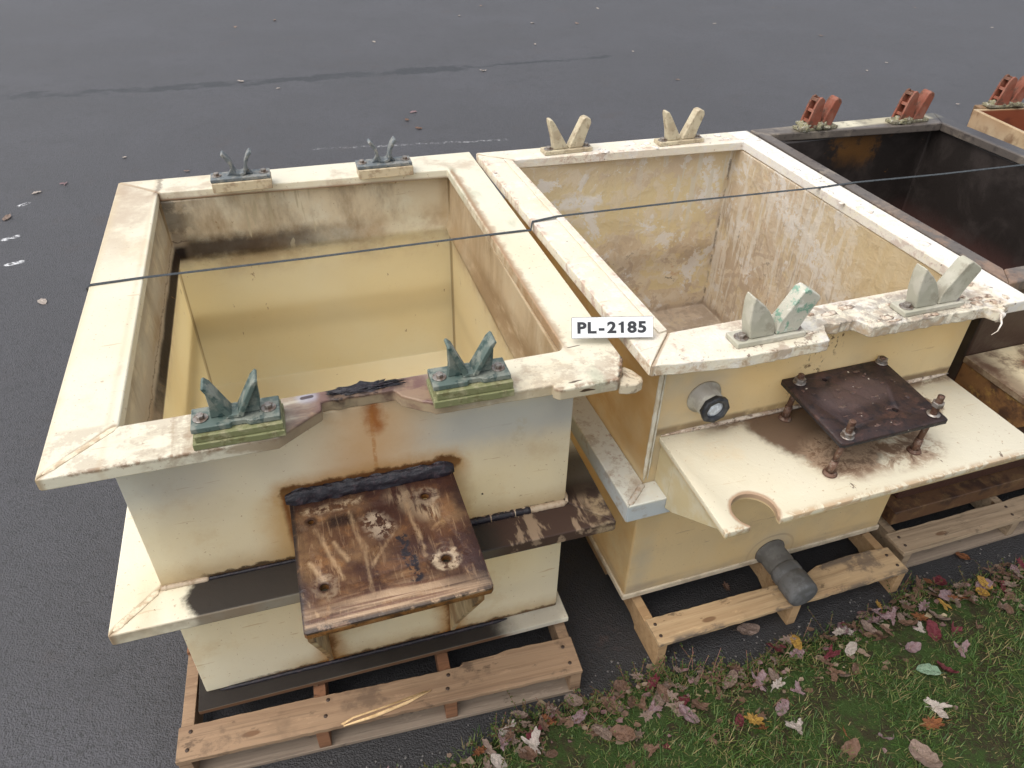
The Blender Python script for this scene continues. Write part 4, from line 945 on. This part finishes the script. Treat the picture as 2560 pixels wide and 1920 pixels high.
def smat():
    S = Sh('grey_strapping', (.035, .040, .043)); n = S.noise(120, 3, .6); S.over((.06, .066, .07), S.ss(.45, .6, n), .8)
    return S.done(rough=.6, bump=n, bd=.0006, spec=.2)
p = [w3(Aw(-.122, .716), .02), w3(Aw(-.122, .716), .60), w3(Aw(-.1185, .717), 1.176), w3(Aw(-.112, .718), 1.1822), w3(Aw(.03, .726), 1.1818), w3(Aw(.5, .733), 1.178), w3(Aw(1.09, .739), 1.1818), w3(Aw(1.210, .738), 1.1830),
     w3(Bw(-.102, .770), 1.181), w3(Bw(-.0945, .783), 1.196), w3(Bw(-.090, .788), 1.2022), w3(Bw(.0, .793), 1.2078), w3(Bw(.5, .79), 1.204), w3(Bw(1.03, .768), 1.2022), w3(Bw(1.135, .772), 1.2020),
     w3(Bw(1.165, .78), 1.1975), w3(Bw(1.22, .782), 1.1972), w3(Bw(1.6, .765), 1.194), w3(Bw(2.08, .744), 1.1975), w3(Bw(2.17, .742), 1.1975), w3(Bw(2.36, .735), 1.202), w3(Bw(3.3, .69), 1.2025), w3(Bw(3.36, .69), 1.15), w3(Bw(3.36, .69), .02)]
tag(link('strap', strap_mesh(p), smat(), smooth=False), 'thin dark grey strapping band stretched across the tops of the tanks', 'strap')

# ------------------------------------------------------------------ number sign
sx0, sy0 = .152, 1.617; sw, shh = .212, .056
SG = thing('number_sign', 'small white PL-2185 number sign propped on the rims of two tanks', 'sign', (sx0 + .001, sy0 - .004, 1.196), 0)
SG.rotation_euler = (R_(55), R_(-3), R_(-.5))
def mat_sign():
    S = Sh('white_sign_plastic', (.74, .75, .75)); n = S.noise(40, 5, .7); S.over((.55, .52, .48), S.ss(.6, .7, n), .5)
    ed = S.mi(S.mi(S.x, sw - S.x), S.mi(S.y, shh - S.y)); S.over((.42, .38, .32), S.ss(.004, .001, ed) * S.ss(.4, .6, n), .7); S.over((.05, .045, .04), S.ss(.0018, .0006, ed + (n - .5) * .004), .9)
    return S.done(rough=.4)
bm = bmesh.new(); prism(bm, [(.002, 0), (sw - .002, 0), (sw, .002), (sw, shh - .002), (sw - .002, shh), (.002, shh), (0, shh - .002), (0, .002)], 0, .005)
link('panel', bm, mat_sign(), SG, bevel=.001)
bm = bmesh.new(); prism_x(bm, [(.045, -.0005), (.048, -.0005), (.036, -.045), (.033, -.045)], .03, .16); link('back_support', bm, bpy.data.materials['white_sign_plastic'], SG)
tile_m = simple('white_tile', (.70, .71, .71), (.62, .62, .60), 26, .4, .0003); ink = simple('black_ink', (.020, .021, .025), None, 30, .5, .0001)
def glyph(ch):
    cu = bpy.data.curves.new('g', 'FONT'); cu.body = ch; cu.size = .0385; cu.align_x = 'CENTER'; cu.offset = .0016; cu.extrude = .0002; cu.resolution_u = 6
    o = bpy.data.objects.new('g', cu); C.objects.link(o); bpy.context.view_layer.update()
    me = bpy.data.meshes.new_from_object(o.evaluated_get(bpy.context.evaluated_depsgraph_get())); bpy.data.objects.remove(o); return me
tw = .0262
for i, ch in enumerate('PL-2185'):
    cx_ = .0125 + tw * (i + .5); bm = bmesh.new(); box(bm, cx_ - tw / 2 + .0005, cx_ + tw / 2 - .0005, .0035, shh - .0035, .0052, .0064)
    tl = link('character_tile', bm, tile_m, SG, bevel=.0004, seg=1)
    if ch == '1':
        b1 = bmesh.new(); prism(b1, [(-.0022, -.0012), (.0044, -.0012), (.0044, .0275), (-.0008, .0275), (-.0022, .0248), (-.0072, .0225), (-.0072, .0182), (-.0022, .0195)], -.0002, .0002)
        me = bpy.data.meshes.new('g'); b1.to_mesh(me); b1.free()
    else: me = glyph(ch)
    me.transform(Matrix.Translation((cx_, .0145, .0068)) @ Matrix.Diagonal((1.2, 1.03, 1, 1)))
    me.materials.clear(); link('character', me, ink, tl, smooth=False)

# ------------------------------------------------------------------ grass
def in_lawn(x, y): return y < edge_y(x) - .01
def blades(n, xr, yr, hmin, hmax, wd, mats, name, lab, seed, fringe=0.):
    r = np.random.default_rng(seed); X = r.uniform(*xr, n); Y = r.uniform(*yr, n)
    ey = 1.412 + (X - .65) * .352 + .03 * np.sin(X * 5.1) + .02 * np.sin(X * 13 + 1)
    dd = ey - Y
    pn = np.array([mn.noise(Vector((x * 5, y * 5, 3))) for x, y in zip(X, Y)])
    keep = (dd > -.01 + .05 * pn) & (r.random(n) < np.clip(.55 + dd * 3.0 + pn * .4, .45, 1))
    X, Y, dd, pn = X[keep], Y[keep], dd[keep], pn[keep]; n = len(X)
    h = r.uniform(hmin, hmax, n) * (1 + .3 * pn) * np.clip(.6 + dd * 1.5, .6, 1); az = r.uniform(0, 2 * np.pi, n); lean = r.uniform(.15, 1.1, n) * h
    dx, dy = np.cos(az), np.sin(az); w_ = wd * r.uniform(.6, 1.3, n); px, py = -dy, dx
    V = np.zeros((n, 7, 3)); z0 = .012
    for k, (t, ww) in enumerate(((0, 1), (.4, .9), (.75, .6))):
        bx = X + dx * lean * t * t; by = Y + dy * lean * t * t; bz = z0 + h * (t - .25 * t * t)
        V[:, 2 * k] = np.stack([bx + px * w_ * ww / 2, by + py * w_ * ww / 2, bz], 1); V[:, 2 * k + 1] = np.stack([bx - px * w_ * ww / 2, by - py * w_ * ww / 2, bz], 1)
    V[:, 6] = np.stack([X + dx * lean, Y + dy * lean, z0 + h * .75], 1)
    f4 = np.array([[0, 1, 3, 2], [2, 3, 5, 4]]); base = np.arange(n)[:, None, None] * 7
    q = (f4[None] + base).reshape(-1, 4); t3 = (np.array([[4, 5, 6]])[None] + base).reshape(-1, 3)
    me = bpy.data.meshes.new(name); nv, nq, nt_ = n * 7, len(q), len(t3)
    me.vertices.add(nv); me.vertices.foreach_set('co', V.reshape(-1)); me.loops.add(nq * 4 + nt_ * 3)
    me.loops.foreach_set('vertex_index', np.concatenate([q.reshape(-1), t3.reshape(-1)]))
    me.polygons.add(nq + nt_); st = np.concatenate([np.arange(nq) * 4, nq * 4 + np.arange(nt_) * 3]); me.polygons.foreach_set('loop_start', st)
    mi = r.choice(len(mats), n, p=[.30, .30, .20, .20][:len(mats)] if len(mats) == 4 else None)
    me.polygons.foreach_set('material_index', np.concatenate([np.repeat(mi, 2), mi]).astype(np.int32)); me.update(); me.validate()
    return tag(link(name, me, mats), lab, 'grass', None, 'stuff')
def gmat(nm, c, c2): 
    S = Sh(nm, c, 'World'); S.over(c2, S.ss(.4, .6, S.noise(6, 3, .6)), .7); return S.done(rough=.5, trans=.25, spec=.3)
gm_ = [gmat('grass_green', (.070, .130, .025), (.052, .105, .022)), gmat('grass_deep_green', (.038, .082, .014), (.044, .09, .018)), gmat('grass_yellow_green', (.135, .17, .042), (.10, .14, .036)), gmat('grass_straw', (.26, .20, .09), (.17, .15, .06))]
blades(125000, (-.75, 2.6), (.55, 2.15), .020, .056, .0030, gm_, 'grass', 'short green grass of the lawn in front of the pallets', 1)
blades(26000, (-3, 5), (-1.8, .75), .025, .065, .006, gm_, 'grass', 'short green grass of the lawn nearer the viewer', 2)
# creeping weeds with tiny leaves along the edge
def weeds():
    bm = bmesh.new(); r = random.Random(4)
    for k in range(640):
        x = r.uniform(-.55, 2.1) if k % 3 else r.uniform(.05, 1.0); d = abs(r.gauss(.03, .085)); y = edge_y(x) - d + .012
        if y < .8: continue
        h = r.uniform(.015, .060); az = r.uniform(0, 6.28); lean = Vector((math.cos(az), math.sin(az), 0)) * h * r.uniform(.3, 1.6); p0 = Vector((x, y, .008))
        pts = [p0 + lean * t + Vector((0, 0, h * t)) for t in (0, .5, 1)]
        s = .0009; side = Vector((-lean.y, lean.x, 0)).normalized() * s
        for a, b in zip(pts, pts[1:]):
            f = bm.faces.new([bm.verts.new(a + side), bm.verts.new(a - side), bm.verts.new(b - side), bm.verts.new(b + side)]); f.material_index = 2
        for j in range(r.randint(5, 10)):
            t = r.uniform(.2, 1.05); c = pts[0].lerp(pts[2], t); a2 = r.uniform(0, 6.28); l = r.uniform(.005, .011); dv = Vector((math.cos(a2), math.sin(a2), r.uniform(-.1, .7))).normalized() * l
            sd2 = Vector((-dv.y, dv.x, r.uniform(-.002, .002))).normalized() * l * .28
            f = bm.faces.new([bm.verts.new(q) for q in (c, c + dv * .4 + sd2, c + dv * .8 + sd2 * .8, c + dv, c + dv * .8 - sd2 * .8, c + dv * .4 - sd2)]); f.material_index = 0 if r.random() < .6 else 1
    return bm
tag(link('weeds', weeds(), [gmat('weed_green', (.07, .11, .025), (.05, .08, .02)), gmat('weed_olive', (.12, .12, .04), (.09, .09, .03)), gmat('weed_stem', (.20, .09, .06), (.14, .08, .04))]), 'low creeping weeds with tiny leaves along the edge of the asphalt', 'weeds', None, 'stuff')

# ------------------------------------------------------------------ fallen leaves
def outline(kind, n=64):
    pts = []
    for i in range(n):
        a = 2 * math.pi * i / n
        if kind == 'maple': 
            r = .42 + .58 * max(0, math.cos(2.5 * a)) ** .9 * (1 if abs(math.sin(a / 2)) < .80 else .65) ; r *= 1 + .10 * math.sin(15 * a)
            if abs(a - math.pi) < .3: r = .30
        elif kind == 'oak': r = (1 / math.sqrt((math.cos(a)) ** 2 + (math.sin(a) / .55) ** 2)) * (.82 + .18 * math.cos(9 * a))
        else: r = (1 / math.sqrt((math.cos(a)) ** 2 + (math.sin(a) / .62) ** 2)) * (1 + .05 * math.sin(7 * a) + .12 * max(0, math.cos(a)) ** 6)
        pts.append((r * math.cos(a), r * math.sin(a)))
    return pts
def leaf_mesh(kind, seed, curl):
    r = random.Random(seed); o = outline(kind); n = len(o); K = 4; vs = [(0, 0, 0)]; fs = []
    ca, cb, tw_ = r.uniform(.2, 1) * curl, r.uniform(-.4, .9) * curl, r.uniform(-.6, .6) * curl
    def Z(x, y): return .45 * ca * y * y + .35 * cb * x * x + .3 * tw_ * x * y + .13 * mn.noise(Vector((x * 2.2 + seed, y * 2.2, 1))) - .06 * math.exp(-(y * 9) ** 2)
    for k in range(1, K + 1):
        for x, y in o: s = k / K; vs.append((x * s, y * s, Z(x * s, y * s)))
    for i in range(n): fs.append((0, 1 + i, 1 + (i + 1) % n))
    for k in range(K - 1):
        for i in range(n): a = 1 + k * n + i; b = 1 + k * n + (i + 1) % n; fs.append((a, a + n, b + n, b))
    m0 = len(vs)
    px = -1.0 if kind != 'maple' else -.32                     # stalk
    for t in (0, .5, 1): 
        x = px - .45 * t; vs += [(x, .012, Z(px, 0) + .05 * t), (x, -.012, Z(px, 0) + .05 * t)]
    fs += [(m0, m0 + 1, m0 + 3, m0 + 2), (m0 + 2, m0 + 3, m0 + 5, m0 + 4)]
    me = bpy.data.meshes.new('leaf'); me.from_pydata(vs, [], fs); me.polygons.foreach_set('use_smooth', [True] * len(fs)); return me
def leaf_mat(nm, c, c2, dark):
    S = Sh(nm, c); n = S.noise(2.2, 5, .65); S.over(c2, S.ss(.42, .62, n), .8)
    S.over(dark, S.ss(.60, .68, S.noise(6, 5, .7, off=(3, 1, 2))), .8)
    v = S.m('ABSOLUTE', S.y); S.over(tuple(min(1, k * 1.5) for k in c), S.ss(.035, .01, v), .5)
    rib = S.m('ABSOLUTE', S.m('SUBTRACT', S.m('FRACT', S.x * 3.2 - v * 3.2), .5)); S.over(dark, S.ss(.06, .02, rib), .35)
    return S.done(rough=.55, trans=.2, bump=n, bd=.02, spec=.3)
cols = {'brown': leaf_mat('brown_leaf', (.17, .095, .06), (.23, .14, .10), (.07, .035, .02)),
        'greyish tan': leaf_mat('greyish_leaf', (.24, .17, .13), (.30, .22, .18), (.12, .07, .05)),
        'mauve': leaf_mat('mauve_leaf', (.26, .16, .16), (.34, .25, .26), (.14, .05, .06)),
        'orange': leaf_mat('orange_leaf', (.25, .095, .035), (.17, .065, .03), (.08, .03, .018)),
        'yellow': leaf_mat('yellow_leaf', (.44, .26, .05), (.30, .17, .045), (.16, .07, .02)),
        'dark red': leaf_mat('dark_red_leaf', (.13, .022, .03), (.20, .05, .06), (.05, .01, .015)),
        'pale': leaf_mat('pale_leaf', (.46, .40, .34), (.54, .45, .40), (.25, .17, .12)),
        'grey-green': leaf_mat('grey_green_leaf', (.22, .33, .22), (.30, .40, .28), (.1, .15, .1))}
meshes = [(k, leaf_mesh(k, s, c)) for s, (k, c) in enumerate([('maple', .7), ('maple', 1.2), ('oak', .6), ('oak', 1.1), ('oval', .6), ('oval', 1.0), ('oval', 1.6), ('maple', .3), ('oval', .2), ('maple', 1.6), ('oak', 1.4)])]
cache = {}
def leaf(x, y, z, s, ci, mi, tilt=.35, label=None, group=None, r=random, rz=None, cat='leaf'):
    kind, me = meshes[mi]
    key = (mi, ci)
    if key not in cache:
        m2 = me.copy(); m2.materials.append(cols[ci]); cache[key] = m2
    o = bpy.data.objects.new('fallen_leaf', cache[key]); C.objects.link(o)
    o.location = (x, y, z); o.scale = (s, s, s); o.rotation_euler = (r.uniform(-tilt, tilt), r.uniform(-tilt, tilt), r.uniform(0, 6.28) if rz is None else rz)
    shape = {'maple': 'lobed', 'oak': 'wavy-edged', 'oval': 'oval'}[kind]
    size = 'small ' if s < .025 else 'large ' if s > .032 else ''
    place = ('before the reddish pallet', 'right of the reddish pallet', "left of the pine pallet's middle", 'below the drain pipe',
             'right of the drain pipe', 'before the grey-brown pallet', 'at the far right')[int(min(6, max(0, (x + .5) / .33)))]
    d_ = edge_y(x) - y; row = 'at the asphalt edge' if d_ < .10 else 'just inside the grass' if d_ < .3 else 'out in the grass' if d_ < .55 else 'deep in the grass'
    text = f'{size}{ci} {shape} leaf {row} {place}'
    tag(o, label or text, cat, group or text.replace('leaf', 'leaves'))
    if label and not group: del o['group']
    return o
r9 = random.Random(21); names = list(cols); wts = [.40, .26, .15, .06, .015, .08, .035, 0]
cnt = 0
while cnt < 265:
    x = r9.uniform(-.7, 2.4)
    if r9.random() < .62: d = abs(r9.gauss(.0, .10))
    else: d = r9.uniform(0, .85)
    y = edge_y(x) - d
    if y < .72: continue
    ci = r9.choices(names, wts)[0]
    if ci == 'grey-green': continue
    leaf(x, y, .030 + r9.random() * .018, r9.uniform(.019, .038), ci, r9.randrange(len(meshes)), .55, r=r9); cnt += 1
# the leaves one can single out
def gp(px, py, z=0.):   # pixel of the 2560 x 1920 photograph on the plane z
    d = M @ Vector((px - 1280, -(py - 960), -1850)); t = (z - H) / d.z; return Vector((0, 0, H)) + d * t
for px, py, s, ci, mi, lab in (
    (2323, 1675, .034, 'grey-green', 4, 'pale grey-green leaf standing out in the middle of the grass'),
    (2460, 1457, .030, 'yellow', 8, 'bright yellow oval leaf near the asphalt edge at the right'),
    (2358, 1510, .032, 'yellow', 7, 'yellow and white spotted leaf at the lawn edge'),
    (1990, 1815, .042, 'pale', 1, 'large pale curled maple leaf in the lower middle of the grass'),
    (2340, 1768, .045, 'pale', 9, 'large pale maple leaf curled up at the right of the lawn'),
    (2330, 1810, .040, 'orange', 2, 'bright orange oak leaf below the large pale maple leaf'),
    (2310, 1895, .050, 'greyish tan', 6, 'long tan leaf at the bottom edge of the lawn'),
    (1335, 1860, .042, 'pale', 9, 'crumpled beige leaf at the lower left end of the grass'),
    (1340, 1835, .034, 'dark red', 7, 'magenta-red leaf beside a crumpled beige one'),
    (1505, 1830, .036, 'greyish tan', 4, 'round tan leaf near the left end of the lawn'),
    (1560, 1835, .038, 'brown', 5, 'dark brown oval leaf beside a round tan one'),
    (1990, 1605, .026, 'yellow', 4, 'small yellow leaf on top of mauve leaves near the lawn edge'),
    (1885, 1800, .038, 'yellow', 2, 'mustard oak leaf in the lower middle of the grass'),
    (1900, 1705, .042, 'mauve', 1, 'mauve maple leaf lying on the weeds near the middle')):
    q = gp(px, py, .05); leaf(q.x, q.y, .052, s, ci, mi, .35, label=lab, r=r9)
for px, py, s, ci, mi, lab in (
    (1868, 1578, .038, 'greyish tan', 5, 'tan leaf lying on dark asphalt under the yellow pine pallet edge'),
    (1815, 1470, .024, 'brown', 2, 'brown leaf on the asphalt seen between the boards of the pine pallet'),
    (2405, 1395, .026, 'orange', 5, 'curled orange-tan leaf on asphalt in front of the grey pallet'),
    (18, 546, .040, 'greyish tan', 8, 'tan leaf alone on the asphalt at the left edge'),
    (162, 460, .036, 'mauve', 7, 'pinkish leaf on the asphalt left of the cream tank'),
    (92, 483, .032, 'pale', 4, 'pale leaf on the asphalt beside a white paint spot'),
    (1209, 178, .045, 'pale', 1, 'pale leaf on the asphalt next to the end of the dark crack'),
    (1034, 281, .034, 'mauve', 4, 'pinkish leaf on the asphalt beyond the back rim of the cream tank'),
    (1047, 322, .035, 'brown', 8, 'dark leaf on the asphalt beyond the gap between two tanks'),
    (1018, 302, .030, 'brown', 5, 'small dark speck of a leaf between two others on the asphalt')):
    q = gp(px, py, 0.); leaf(q.x, q.y, .008, s, ci, mi, .1, label=lab, r=r9)
for px, py in ((590, 68), (690, 52), (700, 222), (600, 205), (1200, 15), (1340, 112), (1330, 58), (1495, 22), (1790, 60), (1690, 200), (2213, 158), (2165, 178), (2390, 262), (2290, 20), (1930, 20), (313, 395), (105, 756), (470, 430), (1440, 60), (935, 105), (1150, 40), (1580, 130), (2050, 90), (2480, 70)):
    q = gp(px + r9.uniform(-4, 4), py, 0.); d = q.length
    leaf(q.x, q.y, .008, r9.uniform(.020, .036), r9.choice(['pale', 'greyish tan', 'pale']), r9.choice([4, 5, 8, 2]), .1, label='small pale leaf scattered far out on the asphalt', group='small pale leaves scattered on the asphalt', r=r9)
# broken leaf litter along the edge: too many bits to count
bm = bmesh.new(); rl = random.Random(31)
for k in range(900):
    x = rl.uniform(-.6, 2.4); y = edge_y(x) - rl.gauss(.07, .09) if k % 4 else edge_y(x) - rl.uniform(0, .8)
    if y > edge_y(x) + .03: continue
    s = rl.uniform(.006, .020); a0 = rl.uniform(0, 6.28); n = rl.randint(5, 8); tx, ty = rl.uniform(-.7, .7), rl.uniform(-.7, .7); cv = rl.uniform(-.5, .9); z0 = rl.uniform(.016, .040) if y < edge_y(x) - .02 else .006
    c = bm.verts.new((x, y, z0)); rg = []
    for i in range(n):
        a = a0 + 6.283 * i / n; q = s * rl.uniform(.5, 1.1); dx, dy = q * math.cos(a), q * .7 * math.sin(a); rg.append(bm.verts.new((x + dx, y + dy, z0 + dx * tx * .6 + dy * ty * .6 + cv * dy * dy / s)))
    mi = rl.choices((0, 1, 2, 3), (5, 4, 2, 1))[0]
    for i in range(n): f = bm.faces.new((c, rg[i], rg[(i + 1) % n])); f.material_index = mi
tag(link('leaf_litter', bm, [simple('litter_brown', (.13, .075, .045), (.08, .045, .03), 40, .8, .002, trans=.1), simple('litter_tan', (.22, .155, .11), (.15, .10, .07), 40, .8, .002, trans=.1), simple('litter_mauve', (.20, .12, .115), (.12, .06, .06), 40, .8, .002, trans=.1), simple('litter_straw', (.34, .27, .17), (.22, .17, .1), 40, .8, .002, trans=.1)]), 'crumbled brown leaf litter along the edge of the lawn', 'leaf litter', None, 'stuff')
# small stones at the lawn edge
stm = simple('pale_stone', (.16, .15, .14), (.08, .075, .07), 30, .8, .01)
bm = bmesh.new(); r3 = random.Random(8)
for k in range(260):
    x = r3.uniform(-.6, 2.4); y = edge_y(x) + abs(r3.gauss(0, .05)); s = r3.uniform(.0015, .005); lump(bm, (x, y, s * .5), (s, s, s * .7), k, .5, 1)
tag(link('grit', bm, stm, smooth=False), 'loose grit and crumbs of soil on the asphalt along the lawn', 'grit', None, 'stuff')
